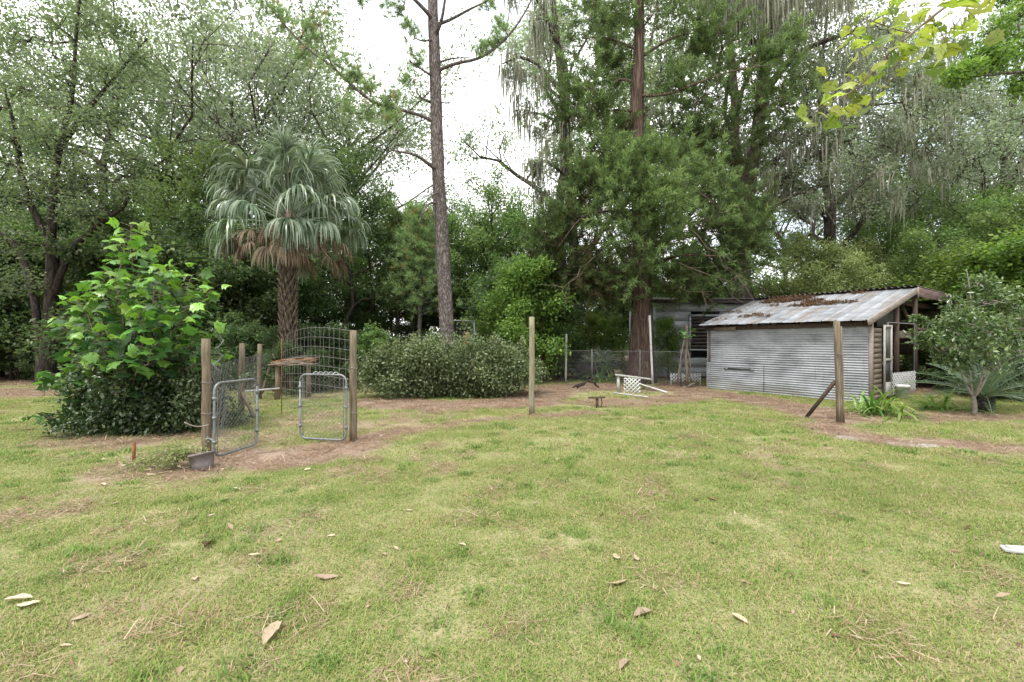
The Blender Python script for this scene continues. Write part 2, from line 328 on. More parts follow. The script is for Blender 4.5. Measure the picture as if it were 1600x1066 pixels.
# ------------------------------------------------------------------ ground
def seg_dist(X, Y, pts):
    d = np.full(X.shape, 1e9)
    for (x0, y0), (x1, y1) in zip(pts[:-1], pts[1:]):
        vx, vy = x1 - x0, y1 - y0
        t = np.clip(((X - x0) * vx + (Y - y0) * vy) / (vx * vx + vy * vy + 1e-9), 0, 1)
        d = np.minimum(d, np.hypot(X - x0 - t * vx, Y - y0 - t * vy))
    return d
def ss(a, b, x): t = np.clip((x - a) / (b - a), 0, 1); return t * t * (3 - 2 * t)
def gxy(*p): return [tuple(gp(*q)[:2]) for q in p]
BEDS = [   # (polyline on the ground, half width, softness, strength)
    (gxy((345, 716), (430, 718), (520, 702), (590, 684)), 0.42, 0.35, 1.0),
    (gxy((590, 684), (700, 664), (831, 650), (930, 645)), 0.16, 0.2, 0.95),
    (gxy((370, 690), (420, 668), (470, 655)), 0.55, 0.8, 0.55),
    (gxy((540, 668), (620, 655), (720, 640)), 0.35, 0.6, 0.6),
    (gxy((590, 630), (700, 634), (830, 628), (860, 610)), 0.7, 0.5, 1.0),
    (gxy((860, 608), (930, 604), (1010, 606), (1060, 602)), 0.9, 0.6, 1.0),
    (gxy((930, 628), (1000, 630), (1060, 622), (1100, 617)), 0.5, 0.5, 0.9),
    (gxy((1085, 612), (1160, 622), (1240, 636), (1310, 652)), 0.62, 0.4, 1.0),
    (gxy((1290, 664), (1310, 676), (1390, 688), (1480, 694), (1640, 704)), 0.33, 0.3, 1.0),
    (gxy((1440, 652), (1520, 650), (1570, 650)), 0.45, 0.4, 0.9),
    (gxy((1385, 618), (1430, 612), (1470, 606)), 0.9, 0.4, 1.0),
    (gxy((215, 735), (260, 715), (310, 735)), 0.33, 0.4, 0.85),
    (gxy((90, 690), (200, 695), (310, 680)), 0.28, 0.3, 0.8),
    (gxy((-300, 616), (-40, 616), (60, 614)), 1.2, 0.6, 0.9),
    (gxy((590, 900), (670, 920)), 0.04, 0.3, 0.45),
    (gxy((400, 1000), (430, 960)), 0.02, 0.16, 0.5),
    (gxy((180, 960), (330, 930)), 0.03, 0.25, 0.4),
    (gxy((880, 930), (960, 960)), 0.02, 0.22, 0.35),
]
def soil_mask(X, Y):
    w = (fbm(X * 1.7, Y * 1.7, 3) - 0.5) * 0.7 + (fbm(X * 6, Y * 6, 9) - 0.5) * 0.35
    m = np.zeros_like(X)
    for pts, hw, sf, st in BEDS:
        d = seg_dist(X, Y, pts) + w * (0.3 + sf)
        m = np.maximum(m, st * (1 - ss(hw, hw + sf, d)))
    woods = ss(17.5, 20, Y + 1.5 * w - np.where(X < -6, np.minimum((-X - 6) * 0.25, 2.5) * -1, 0))
    glade = np.exp(-(((X - 2.4) / 2.6) ** 2 + ((Y - 23.5) / 3.0) ** 2))
    m = np.maximum(m, woods * (1 - glade) * 0.95)
    patch = ss(0.58, 0.70, fbm(X * 0.9, Y * 0.9, 21) * 0.55 + fbm(X * 5, Y * 5, 31) * 0.45)
    return np.clip(np.maximum(m, patch * 0.62), 0, 1)
def height(X, Y):
    rise = 0.18 * np.exp(-(((X - 11.4) / 1.7) ** 2 + ((Y - 13.3) / 1.5) ** 2))       # trodden soil at the open end of the shed
    return (fbm(X * 0.5, Y * 0.5, 5) - 0.5) * 0.05 + (fbm(X * 3, Y * 3, 7) - 0.5) * 0.018 + rise
def hz(x, y): return float(height(np.array([x]), np.array([y]))[0])

xs = np.concatenate([np.linspace(-260, -20, 26)[:-1], np.arange(-20, 20.01, 0.12), np.linspace(20, 260, 26)[1:]])
ys = np.concatenate([np.linspace(-40, -1, 8)[:-1], np.arange(-1, 26.01, 0.12), np.linspace(26, 420, 34)[1:]])
GX, GY = np.meshgrid(xs, ys)
GZ = height(GX, GY); GS = soil_mask(GX, GY)
nx, ny = len(xs), len(ys)
ii = (np.arange(ny - 1)[:, None] * nx + np.arange(nx - 1)[None]).ravel()
gm, t, b, o = principled('ground_mat')
a = N(t, 'ShaderNodeAttribute', attribute_name='tint')
v = coords(t, (1, 1, 1))
n1 = noise(t, 0.7, 6, v); n2 = noise(t, 14, 8, v, 0.7); n3 = noise(t, 60, 4, v, 0.7); n4 = noise(t, 1.3, 5, v)
gr = ramp(t, [(0.30, (0.15, 0.175, 0.065)), (0.5, (0.26, 0.245, 0.125)), (0.68, (0.36, 0.295, 0.19))])
mixn = N(t, 'ShaderNodeMixRGB'); mixn.inputs['Fac'].default_value = 0.55
t.links.new(n1.outputs['Fac'], mixn.inputs['Color1']); t.links.new(n2.outputs['Fac'], mixn.inputs['Color2']); t.links.new(mixn.outputs[0], gr.inputs['Fac'])
so = ramp(t, [(0.25, (0.09, 0.06, 0.045)), (0.5, (0.215, 0.155, 0.115)), (0.72, (0.36, 0.29, 0.225))])
mixs = N(t, 'ShaderNodeMixRGB'); mixs.inputs['Fac'].default_value = 0.6
t.links.new(n4.outputs['Fac'], mixs.inputs['Color1']); t.links.new(n3.outputs['Fac'], mixs.inputs['Color2']); t.links.new(mixs.outputs[0], so.inputs['Fac'])
mg = N(t, 'ShaderNodeMixRGB'); t.links.new(a.outputs['Fac'], mg.inputs['Fac']); t.links.new(gr.outputs[0], mg.inputs['Color1']); t.links.new(so.outputs[0], mg.inputs['Color2'])
t.links.new(mg.outputs[0], b.inputs['Base Color']); b.inputs['Roughness'].default_value = 1.0; b.inputs['Specular IOR Level'].default_value = 0.1
bump(t, b, n3.outputs['Fac'], 0.012)
ground = obj('ground', mesh_np('ground', np.stack([GX, GY, GZ], -1).reshape(-1, 3), None, np.stack([ii, ii + 1, ii + nx + 1, ii + nx], -1), GS.ravel(), gm, True))
tag(ground, 'mown lawn ground with bare straw covered soil beds', 'ground', kind='structure')

# ---- grass and straw, scattered as small tufts (nobody could count the blades)
def blades(n, rad, h0, h1, w, lean, tint_fn, seed):
    r = np.random.default_rng(seed)
    rr = rad * np.sqrt(r.random(n)) * (0.6 + 0.4 * r.random(n)); an = r.random(n) * 2 * math.pi
    P = np.stack([rr * np.cos(an), rr * np.sin(an), np.zeros(n) - 0.004], -1)
    h = h0 + (h1 - h0) * r.random(n) ** 1.6
    a2 = r.random(n) * 2 * math.pi; ln = np.clip(r.normal(lean, 0.25, n), 0.05, 1.45)
    D = np.stack([np.cos(a2) * np.sin(ln), np.sin(a2) * np.sin(ln), np.cos(ln)], -1)
    D2 = unit(D + np.stack([np.cos(a2), np.sin(a2), -0.25 * np.ones(n)], -1) * 0.55)
    S = np.stack([-np.sin(a2), np.cos(a2), np.zeros(n)], -1) * (w * (0.6 + 0.8 * r.random(n)))[:, None]
    mid = P + D * (h * 0.55)[:, None]; tip = mid + D2 * (h * 0.5)[:, None]
    tip[:, 2] = np.maximum(tip[:, 2], 0.004); mid[:, 2] = np.maximum(mid[:, 2], 0.003)
    V = np.stack([P - S / 2, P + S / 2, mid - S * 0.4, mid + S * 0.4, tip], 1).reshape(-1, 3)
    i = np.arange(n)[:, None] * 5
    T = np.concatenate([i + [0, 1, 3], i + [0, 3, 2], i + [2, 3, 4]])
    return V, T, np.repeat(tint_fn(r, n), 5)
gmat, t, b, o = principled('grass_blade')
a = N(t, 'ShaderNodeAttribute', attribute_name='tint')
geo = N(t, 'ShaderNodeNewGeometry')
pn = noise(t, 0.55, 5, geo.outputs['Position']); pn2 = noise(t, 3.2, 4, geo.outputs['Position'])
ad = N(t, 'ShaderNodeMath', operation='MULTIPLY_ADD'); ad.inputs[1].default_value = 1.0
t.links.new(pn.outputs['Fac'], ad.inputs[0]); 
m2 = N(t, 'ShaderNodeMath', operation='MULTIPLY'); m2.inputs[1].default_value = 0.8; t.links.new(pn2.outputs['Fac'], m2.inputs[0]); t.links.new(m2.outputs[0], ad.inputs[2])
mr = N(t, 'ShaderNodeMapRange'); mr.inputs['From Min'].default_value = 0.55; mr.inputs['From Max'].default_value = 1.25; mr.inputs['To Min'].default_value = -0.24; mr.inputs['To Max'].default_value = 0.24
t.links.new(ad.outputs[0], mr.inputs['Value'])
sm = N(t, 'ShaderNodeMath', operation='ADD', use_clamp=True); t.links.new(a.outputs['Fac'], sm.inputs[0]); t.links.new(mr.outputs[0], sm.inputs[1])
cr = ramp(t, [(0.0, (0.43, 0.325, 0.20)), (0.22, (0.38, 0.335, 0.155)), (0.38, (0.285, 0.307, 0.095)), (0.70, (0.195, 0.275, 0.058)), (1.0, (0.092, 0.18, 0.034))])
t.links.new(sm.outputs[0], cr.inputs['Fac']); t.links.new(cr.outputs[0], b.inputs['Base Color'])
b.inputs['Roughness'].default_value = 0.55; b.inputs['Specular IOR Level'].default_value = 0.25
tr = N(t, 'ShaderNodeBsdfTranslucent'); t.links.new(cr.outputs[0], tr.inputs['Color'])
mxs = N(t, 'ShaderNodeMixShader'); mxs.inputs['Fac'].default_value = 0.35
t.links.new(b.outputs[0], mxs.inputs[1]); t.links.new(tr.outputs[0], mxs.inputs[2]); t.links.new(mxs.outputs[0], o.inputs['Surface'])

def scatter(name, metas, P, idx, rotz, scl, label, cat):
    """one object whose points each carry one of a few small tufts"""
    cl = bpy.data.collections.new(name + '_tufts')
    for k, me in enumerate(metas):
        ob = bpy.data.objects.new('%s_tuft_%02d' % (name, k), me); cl.objects.link(ob)
    me = bpy.data.meshes.new(name); me.vertices.add(len(P)); me.vertices.foreach_set('co', np.asarray(P, np.float32).ravel())
    q = me.attributes.new('idx', 'INT', 'POINT'); q.data.foreach_set('value', np.asarray(idx, np.int32))
    q = me.attributes.new('rot', 'FLOAT_VECTOR', 'POINT'); q.data.foreach_set('vector', np.stack([np.zeros(len(P)), np.zeros(len(P)), rotz], -1).astype(np.float32).ravel())
    q = me.attributes.new('scl', 'FLOAT', 'POINT'); q.data.foreach_set('value', np.asarray(scl, np.float32))
    o = obj(name, me); tag(o, label, cat, kind='stuff')
    ng = bpy.data.node_groups.new(name, 'GeometryNodeTree')
    ng.interface.new_socket('Geometry', in_out='INPUT', socket_type='NodeSocketGeometry')
    ng.interface.new_socket('Geometry', in_out='OUTPUT', socket_type='NodeSocketGeometry')
    gi = ng.nodes.new('NodeGroupInput'); go = ng.nodes.new('NodeGroupOutput')
    ci = ng.nodes.new('GeometryNodeCollectionInfo'); ci.inputs['Collection'].default_value = cl
    ci.inputs['Separate Children'].default_value = True; ci.inputs['Reset Children'].default_value = True
    ip = ng.nodes.new('GeometryNodeInstanceOnPoints'); ip.inputs['Pick Instance'].default_value = True
    def attr(nm, ty):
        n = ng.nodes.new('GeometryNodeInputNamedAttribute'); n.data_type = ty; n.inputs['Name'].default_value = nm
        return [s for s in n.outputs if s.enabled and s.name == 'Attribute'][0]
    lk = ng.links.new
    lk(gi.outputs[0], ip.inputs['Points']); lk(ci.outputs[0], ip.inputs['Instance'])
    lk(attr('idx', 'INT'), ip.inputs['Instance Index']); lk(attr('rot', 'FLOAT_VECTOR'), ip.inputs['Rotation']); lk(attr('scl', 'FLOAT'), ip.inputs['Scale'])
    lk(ip.outputs[0], go.inputs[0])
    md = o.modifiers.new('scatter', 'NODES'); md.node_group = ng
    return o
def tint_grass(g):
    def f(r, n): return np.clip(np.where(r.random(n) < g, r.normal(0.66, 0.16, n), r.normal(0.14, 0.12, n)), 0, 1)
    return f
tufts = []
for k in range(10):
    g = [0.78, 0.82, 0.68, 0.78, 0.58, 0.86, 0.72, 0.75, 0.5, 0.9][k]
    V, T, tt = blades(270, 0.22, 0.010, 0.036 if k % 5 else 0.06, 0.0042, 0.85, tint_grass(g), 100 + k)
    tufts.append(mesh_np('tuft', V, T, None, tt, gmat))
for k in range(3):      # coarse weed clumps standing out of the turf
    V, T, tt = blades(70, 0.10, 0.03, 0.085, 0.0062, 0.7, lambda r, n: np.clip(r.normal(0.88, 0.12, n), 0, 1), 150 + k)
    tufts.append(mesh_np('tuft', V, T, None, tt, gmat))
r = np.random.default_rng(5)
def frustum_pts(n, d0, d1, spread=1.22):
    d = np.sqrt(d0 ** 2 + (d1 ** 2 - d0 ** 2) * r.random(n)); x = (r.random(n) * 2 - 1) * d * spread
    return x, d
xa, ya = frustum_pts(4200, 1.6, 6.2); xb, yb = frustum_pts(5600, 6.2, 13.0); xc, yc = frustum_pts(2600, 13, 27)
X = np.concatenate([xa, xb, xc]); Y = np.concatenate([ya, yb, yc])
keep = r.random(len(X)) > soil_mask(X, Y) * 1.05
ing = seg_dist(X, Y, [tuple(p) for p in [(9.2, 11.6), (7, 15.2)]]) > 0.25
X, Y = X[keep & ing], Y[keep & ing]
scl = np.where(Y < 6.2, 0.8 + 0.5 * r.random(len(X)), np.where(Y < 13, 1.2 + 0.6 * r.random(len(X)), 2.0 + r.random(len(X))))
scatter('grass', tufts, np.stack([X, Y, height(X, Y)], -1), np.where(r.random(len(X)) < 0.05 * (fbm(X * 0.6, Y * 0.6, 77) > 0.5) + 0.012, 10 + (r.random(len(X)) * 3).astype(int), (r.random(len(X)) * 10).astype(int)), r.random(len(X)) * 6.28, scl, 'short mown green and straw coloured lawn grass', 'grass')
straws = []
for k in range(5):
    V, T, tt = blades(90, 0.22, 0.05, 0.15, 0.0034, 1.42, lambda r, n: np.clip(r.normal(0.5, 0.3, n), 0, 1), 200 + k)
    V[:, 2] = np.maximum(V[:, 2], 0.004) + np.repeat(np.random.default_rng(k).random(90) * 0.02, 5)
    straws.append(mesh_np('straw', V, T, None, tt, M['straw']))
X, Y = frustum_pts(16000, 2.0, 22)
sm_ = soil_mask(X, Y); keep = (r.random(len(X)) < np.where(sm_ > 0.6, sm_, sm_ * 0.35 + 0.05)); X, Y = X[keep], Y[keep]
scatter('pine_straw', straws, np.stack([X, Y, height(X, Y) + 0.002], -1), (r.random(len(X)) * 5).astype(int), r.random(len(X)) * 6.28, 0.7 + 0.7 * r.random(len(X)), 'fallen reddish brown pine straw and twigs over bare beds', 'pine straw')

# ------------------------------------------------------------------ foliage tools
def leaves(C, U, Nn, Ln, W, fold=0.12):
    U = unit(U); S = unit(np.cross(U, Nn)); Nn = np.cross(S, U)
    Ln = np.broadcast_to(Ln, (len(C),))[:, None]; W = np.broadcast_to(W, (len(C),))[:, None]
    V = np.stack([C, C + U * Ln * 0.45 + S * W * 0.5 + Nn * Ln * fold, C + U * Ln, C + U * Ln * 0.45 - S * W * 0.5 + Nn * Ln * fold], 1).reshape(-1, 3)
    i = np.arange(len(C))[:, None] * 4
    return V, np.concatenate([i + [0, 1, 2], i + [0, 2, 3]])
def leaf_cloud(r, centers, sig, per, size, up=0.5, flat=0.75, aspect=0.5, droop=0.1, tint_sd=0.16, dirs=None):
    """leaves gathered round anchor points: (anchors) x (per) leaves"""
    centers = np.asarray(centers, float); n = len(centers)
    sig = np.broadcast_to(sig, (n,))
    off = r.normal(0, 1, (n, per, 3)); off *= (r.random((n, per, 1)) ** 0.33) / np.maximum(np.linalg.norm(off, axis=-1, keepdims=True), 1e-6) * 1.6
    off[..., 2] *= flat
    C = (centers[:, None] + off * sig[:, None, None]).reshape(-1, 3)
    k = len(C)
    U = r.normal(0, 1, (k, 3)) * 0.8 + unit(off.reshape(-1, 3)) * 0.7; U[:, 2] -= droop
    if dirs is not None: U += np.repeat(dirs, per, 0)
    Nn = r.normal(0, 1, (k, 3)); Nn[:, 2] = np.abs(Nn[:, 2]) + up * 1.6
    ctint = np.repeat(r.normal(0.5, 0.12, n), per)
    tint = np.clip(ctint + r.normal(0, tint_sd, k) + 0.1 * off.reshape(-1, 3)[:, 2], 0, 1)
    s = size * (0.65 + 0.7 * r.random(k))
    V, T = leaves(C, U, Nn, s, s * aspect)
    return V, T, np.repeat(tint, 4)
def curve(p0, p1, r, wob=0.12, n=5, sag=0.0):
    p0 = np.asarray(p0, float); p1 = np.asarray(p1, float); k = np.linspace(0, 1, n)[:, None]
    Ld = np.linalg.norm(p1 - p0)
    j = r.normal(0, wob * Ld, (n, 3)) * np.sin(k * math.pi) * 0.6
    q = p0 + (p1 - p0) * k + j; q[:, 2] += sag * Ld * np.sin(k[:, 0] * math.pi)
    return q
def smooth_poly(pts, n=3):
    pts = np.asarray(pts, float)
    t0 = np.arange(len(pts)); t1 = np.linspace(0, len(pts) - 1, (len(pts) - 1) * n + 1)
    P = np.vstack([2 * pts[0] - pts[1], pts, 2 * pts[-1] - pts[-2]])
    res = []
    for u in t1:
        i = min(int(u), len(pts) - 2); f = u - i
        a, b_, c, d = P[i], P[i + 1], P[i + 2], P[i + 3]
        res.append(0.5 * ((2 * b_) + (c - a) * f + (2 * a - 5 * b_ + 4 * c - d) * f * f + (3 * b_ - a - 3 * c + d) * f ** 3))
    return np.array(res)
def moss_mesh(r, anchors, lmin, lmax, per=9, width=0.04, spread=0.18):
    """hanging tapering strands, each a ragged ribbon of a few segments"""
    anchors = np.asarray(anchors, float); n = len(anchors) * per; segs = 5
    base = np.repeat(anchors, per, 0) + r.normal(0, 1, (n, 3)) * [spread, spread, spread * 0.4]
    ln = np.repeat(lmin + (lmax - lmin) * r.random(len(anchors)) ** 1.5, per) * (0.35 + 0.75 * r.random(n))
    k = np.linspace(0, 1, segs + 1)
    an = r.random(n) * math.pi; S = np.stack([np.cos(an), np.sin(an), np.zeros(n)], -1)
    P = base[:, None] + np.array([0, 0, -1.0]) * (ln[:, None] * k)[..., None]
    P[..., :2] += np.cumsum(r.normal(0, 0.022, (n, segs + 1, 2)), 1)
    w = width * (0.5 + r.random((n, segs + 1))) * (1.05 - k)[None] ** 0.7
    A = P - S[:, None] * w[..., None]; B = P + S[:, None] * w[..., None]
    V = np.stack([A, B], 2).reshape(-1, 3)
    i = np.arange(n)[:, None] * (segs + 1) * 2 + np.arange(segs)[None] * 2
    Q = np.stack([i, i + 1, i + 3, i + 2], -1).reshape(-1, 4)
    tint = np.repeat(np.clip(np.repeat(r.normal(0.5, 0.18, len(anchors)), per) + r.normal(0, 0.15, n), 0, 1), (segs + 1) * 2)
    return V, Q, tint

# ---- general broadleaf tree by recursive branching
def grow_tree(r, H, trunk_r, clear=0.35, limbs=9, spread=0.42, up=0.35, twigs=7, sub=5, per=34, size=0.13, sig=0.34, forks=1, wob=0.07, leader=True, flat=0.75, aspect=0.5, taper=0.3, droop=0.1):
    """returns (wood MB, leaf V, T, tint, anchors)"""
    mb = MB(); tips = []
    top = np.array([r.normal(0, 0.04) * H, r.normal(0, 0.04) * H, H * (0.93 if leader else clear + 0.18)])
    tr_ = curve((0, 0, -0.1), top, r, wob * 0.5, 10)
    kk = np.linspace(0, 1, 10); rad = trunk_r * (1 - (1 - taper) * kk); rad[0] *= 1.45; rad[1] *= 1.08
    mb.tube(tr_, rad, 8, rough=0.05)
    def pt(k): f = k * 9; i = min(int(f), 8); return tr_[i] + (tr_[i + 1] - tr_[i]) * (f - i), rad[i]
    ph = r.random() * 6.28
    for q in range(limbs):
        k = (clear + (1 - clear) * (q + 0.5 * r.random()) / limbs) if leader else 0.78 + 0.22 * r.random()
        p0, rr = pt(min(k, 0.99)); ph += 2.4 + r.normal(0, 0.3)
        kz = (p0[2] / H - clear) / max(1 - clear, 0.01)
        ln = H * spread * (1.0 - 0.55 * max(kz, 0)) * (0.75 + 0.5 * r.random()) if leader else H * spread * (0.9 + 0.5 * r.random())
        el = up + 0.5 * max(kz, 0) + r.normal(0, 0.15) if leader else up + r.normal(0, 0.25)
        d = np.array([math.cos(ph) * math.cos(el), math.sin(ph) * math.cos(el), math.sin(el)])
        lb = curve(p0, p0 + d * ln, r, wob, 6, 0.04); lr = np.linspace(min(rr * 0.55, trunk_r * 0.5), 0.02, 6)
        mb.tube(lb, lr, 5, False)
        for w in range(twigs):
            f = 0.25 + 0.75 * (w + r.random()) / twigs; f5 = f * 5; i = min(int(f5), 4); b0 = lb[i] + (lb[i + 1] - lb[i]) * (f5 - i)
            d2 = unit(d * 0.6 + r.normal(0, 0.62, 3) + [0, 0, 0.15]); l2 = ln * (0.30 + 0.25 * r.random()) * (1.15 - 0.45 * f)
            tw = curve(b0, b0 + d2 * l2, r, wob * 1.3, 4); mb.tube(tw, np.linspace(lr[i] * 0.5, 0.008, 4), 4, False)
            for s_ in range(sub):
                g = 0.3 + 0.7 * r.random(); i2 = min(int(g * 3), 2); c0 = tw[i2] + (tw[i2 + 1] - tw[i2]) * (g * 3 - i2)
                tips.append(c0 + r.normal(0, 0.11, 3) * l2 + [0, 0, 0.02])
    tips = np.array(tips)
    V, T, tt = leaf_cloud(r, tips, sig, per, size, flat=flat, aspect=aspect, droop=droop)
    return mb, V, T, tt, tips

class Kind:
    """a kind of background tree: meshes made once, every tree a thing of its own with copies of its parts"""
    def __init__(s, name, bark, leaf, seed, moss=0, **kw):
        r = np.random.default_rng(seed); s.name = name; s.H = kw['H']
        mb, V, T, tt, tips = grow_tree(r, **kw)
        s.wood = mb.mesh('trunk', M[bark], True); s.crown = mesh_np('crown', V, T, None, tt, M[leaf])
        s.moss = None
        if moss:
            an = tips[r.random(len(tips)) < moss]
            Vm, Qm, tm = moss_mesh(r, an, 0.4, 1.3, 10, 0.028); s.moss = mesh_np('spanish_moss', Vm, None, Qm, tm, M['moss'])
    def put(s, x, y, h, rz, label, group, cat='tree', name=None, wide=1.0, lean=(0, 0)):
        k = h / s.H
        e = tag(obj(name or s.name, None, None, (x, y, hz(x, y) - 0.03), (lean[0], lean[1], rz), (k * wide, k * wide, k)), label, cat, group)
        obj('trunk', s.wood, e); obj('crown', s.crown, e)
        if s.moss: obj('spanish_moss', s.moss, e)
        return e

# ------------------------------------------------------------------ the woods
K = {}
K['oak1'] = Kind('oak_tree', 'oak_bark', 'grey_leaf', 31, H=17.0, trunk_r=0.34, clear=0.30, limbs=9, spread=0.46, up=0.75, twigs=9, sub=6, per=33, size=0.165, sig=0.5, leader=False, wob=0.09)
K['oak2'] = Kind('oak_tree', 'oak_bark', 'oak_leaf', 32, H=17.0, trunk_r=0.30, clear=0.34, limbs=13, spread=0.40, up=0.55, twigs=8, sub=5, per=32, size=0.165, sig=0.5, wob=0.09)
K['moss1'] = Kind('mossy_oak_tree', 'oak_bark', 'grey_leaf', 33, moss=0.16, H=17.0, trunk_r=0.40, clear=0.30, limbs=12, spread=0.44, up=0.55, twigs=8, sub=5, per=40, size=0.16, sig=0.5, wob=0.1)
K['slim1'] = Kind('forest_tree', 'dark_bark', 'dark_leaf', 41, H=11.0, trunk_r=0.10, clear=0.30, limbs=15, spread=0.24, up=0.25, twigs=5, sub=4, per=34, size=0.17, sig=0.36)
K['slim2'] = Kind('forest_tree', 'dark_bark', 'mid_leaf', 42, H=10.0, trunk_r=0.08, clear=0.38, limbs=13, spread=0.28, up=0.2, twigs=5, sub=4, per=36, size=0.18, sig=0.38, aspect=0.6)
K['light1'] = Kind('light_green_tree', 'oak_bark', 'light_leaf', 43, H=11.0, trunk_r=0.12, clear=0.28, limbs=14, spread=0.30, up=0.35, twigs=6, sub=4, per=34, size=0.16, sig=0.40)
K['light2'] = Kind('light_green_tree', 'dark_bark', 'light_leaf', 44, H=11.0, trunk_r=0.09, clear=0.35, limbs=12, spread=0.26, up=0.5, twigs=6, sub=3, per=28, size=0.15, sig=0.36)
K['pale1'] = Kind('pale_tree', 'oak_bark', 'pale_leaf', 45, H=11.0, trunk_r=0.12, clear=0.18, limbs=15, spread=0.34, up=0.35, twigs=6, sub=4, per=34, size=0.17, sig=0.45)
K['lime1'] = Kind('bright_green_tree', 'dark_bark', 'lime_leaf', 46, H=6.0, trunk_r=0.06, clear=0.15, limbs=13, spread=0.34, up=0.35, twigs=6, sub=4, per=24, size=0.15, sig=0.34, aspect=0.62)
K['under1'] = Kind('understory_tree', 'dark_bark', 'mid_leaf', 47, H=5.0, trunk_r=0.05, clear=0.14, limbs=13, spread=0.38, up=0.3, twigs=6, sub=4, per=30, size=0.13, sig=0.24)
K['under2'] = Kind('understory_tree', 'dark_bark', 'dark_leaf', 48, H=5.0, trunk_r=0.045, clear=0.10, limbs=12, spread=0.42, up=0.4, twigs=6, sub=4, per=30, size=0.12, sig=0.25, aspect=0.6)
K['bush1'] = Kind('wild_shrub', 'dark_bark', 'dark_leaf', 49, H=1.8, trunk_r=0.025, clear=0.04, limbs=12, spread=0.55, up=0.5, twigs=5, sub=4, per=22, size=0.085, sig=0.13)
K['bush2'] = Kind('wild_shrub', 'dark_bark', 'light_leaf', 50, H=1.8, trunk_r=0.025, clear=0.04, limbs=12, spread=0.55, up=0.6, twigs=5, sub=4, per=20, size=0.09, sig=0.13, aspect=0.6)
rw = np.random.default_rng(77)
def put(kind, px, d, h, label, group, **kw):
    return K[kind].put((px - 800) / FPX * d, d, h, rw.random() * 6.28, label, group, **kw)
# tall canopy behind: oaks that close the top of the view
for px, d, h, k in [(170, 27, 19, 'oak2'), (290, 29, 23.5, 'oak1'), (385, 31, 23.5, 'oak1'), (-60, 24, 18, 'oak2'), (490, 29, 20.5, 'oak1'), (565, 36, 19.5, 'oak2'), (40, 33, 24, 'oak1'), (230, 36, 26, 'oak2'), (450, 37, 25, 'oak2')]:
    put(k, px, d, h, 'tall grey-green oak rising behind the palm and the dark-trunked oak', 'tall oaks behind the palm')
for px, d, h, k in [(1150, 25, 21, 'moss1'), (1290, 27, 20, 'moss1'), (1430, 29, 19, 'moss1'), (1570, 24, 17, 'moss1'), (880, 30, 22, 'moss1'), (1010, 33, 24, 'moss1'), (1720, 27, 19, 'moss1')]:
    put(k, px, d, h, 'tall oak hung with grey moss behind the cedar and sheds', 'mossy oaks behind the sheds')
for px, d, h, k in [(1500, 34, 20, 'oak1'), (1640, 33, 19, 'oak2'), (1380, 38, 20, 'oak2'), (1230, 40, 20, 'oak1')]:
    put(k, px, d, h, 'tall oak with bare moss-free limbs beyond the sheds', 'tall oaks beyond the sheds')
# middle rows
for q in range(46):
    px = -150 + 1000 * (q + rw.random()) / 46; d = 21 + 15 * rw.random()
    h = 7 + 5 * rw.random()
    if 560 < px < 860: h = min(h, 6.5 + 0.1 * d)
    k = ['slim1', 'slim2', 'light1', 'slim1', 'light1', 'light2'][rw.integers(6)]
    if 560 < px < 900: k = ['light1', 'light2', 'light1', 'slim2'][rw.integers(4)]
    nm = K[k].name
    if nm == 'forest_tree': put(k, px, d, h, 'slender deep green tree standing in the woods behind the garden', 'slender trees in the woods behind the garden')
    else: put(k, px, d, h, 'light green slender tree standing in the woods behind the garden', 'light green trees in the woods behind the garden')
for px, d, h in [(770, 24, 10.5), (735, 27, 9.5), (660, 26, 9.0), (640, 23, 8.0), (810, 27, 9.0), (700, 30, 10.0)]:
    put('light2' if px != 660 else 'light1', px, d, h, 'airy light green tree against the sky gap beside the pine', 'airy trees in the sky gap beside the pine', name='airy_tree')
for px, d, h in [(1262, 21.5, 6.0), (1305, 20.5, 5.8), (1350, 22, 6.0), (1245, 25.5, 7.2), (1400, 23, 5.6)]:
    put('pale1', px, d, h, 'pale yellow-green tree just beyond the metal roof', 'pale trees beyond the metal roof', wide=1.2)
for px, d, h in [(1400, 25, 7.5), (1440, 20, 6.2), (1500, 22, 8.5), (1560, 20, 7.5), (1630, 18, 7.5), (1700, 19, 8), (1350, 27, 8.5)]:
    put('light1', px, d, h, 'mid green bushy tree behind the open end of the shed', 'bushy trees behind the open end of the shed', name='bushy_tree', wide=1.25)
for px, d, h in [(1520, 15.5, 4.6), (1570, 14.2, 4.4), (1625, 13.4, 4.6), (1480, 17.5, 4.8), (1600, 17, 5.5)]:
    put('lime1', px, d, h, 'bright green layered small tree behind the glossy shrub', 'bright green small trees behind the glossy shrub', wide=1.3)
for px, d, h in [(795, 17.0, 4.3), (830, 17.5, 4.6), (775, 18, 3.4), (845, 18.5, 3.2)]:
    put('lime1', px, d, h, 'bright green vine-draped small tree behind the hedge', 'bright green small trees behind the hedge', wide=1.0)
for px, d, h in [(960, 19.8, 2.6), (1045, 18.8, 2.5), (925, 20.5, 2.8)]:
    put('lime1', px, d, h, 'low bright green shrub tree beside the cedar trunk', 'low bright green shrub trees by the cedar', wide=1.0)
for q in range(34):
    px = -120 + 1010 * (q + rw.random()) / 34; d = 18.5 + 6 * rw.random(); h = 3.6 + 2.4 * rw.random()
    if px < 330: h += 1.2
    if 480 < px < 760: d += 5; h *= 0.75
    put(['under1', 'under2'][rw.integers(2)], px, d, h, 'dense understory tree at the edge of the woods', 'understory trees at the edge of the woods', wide=1.15)
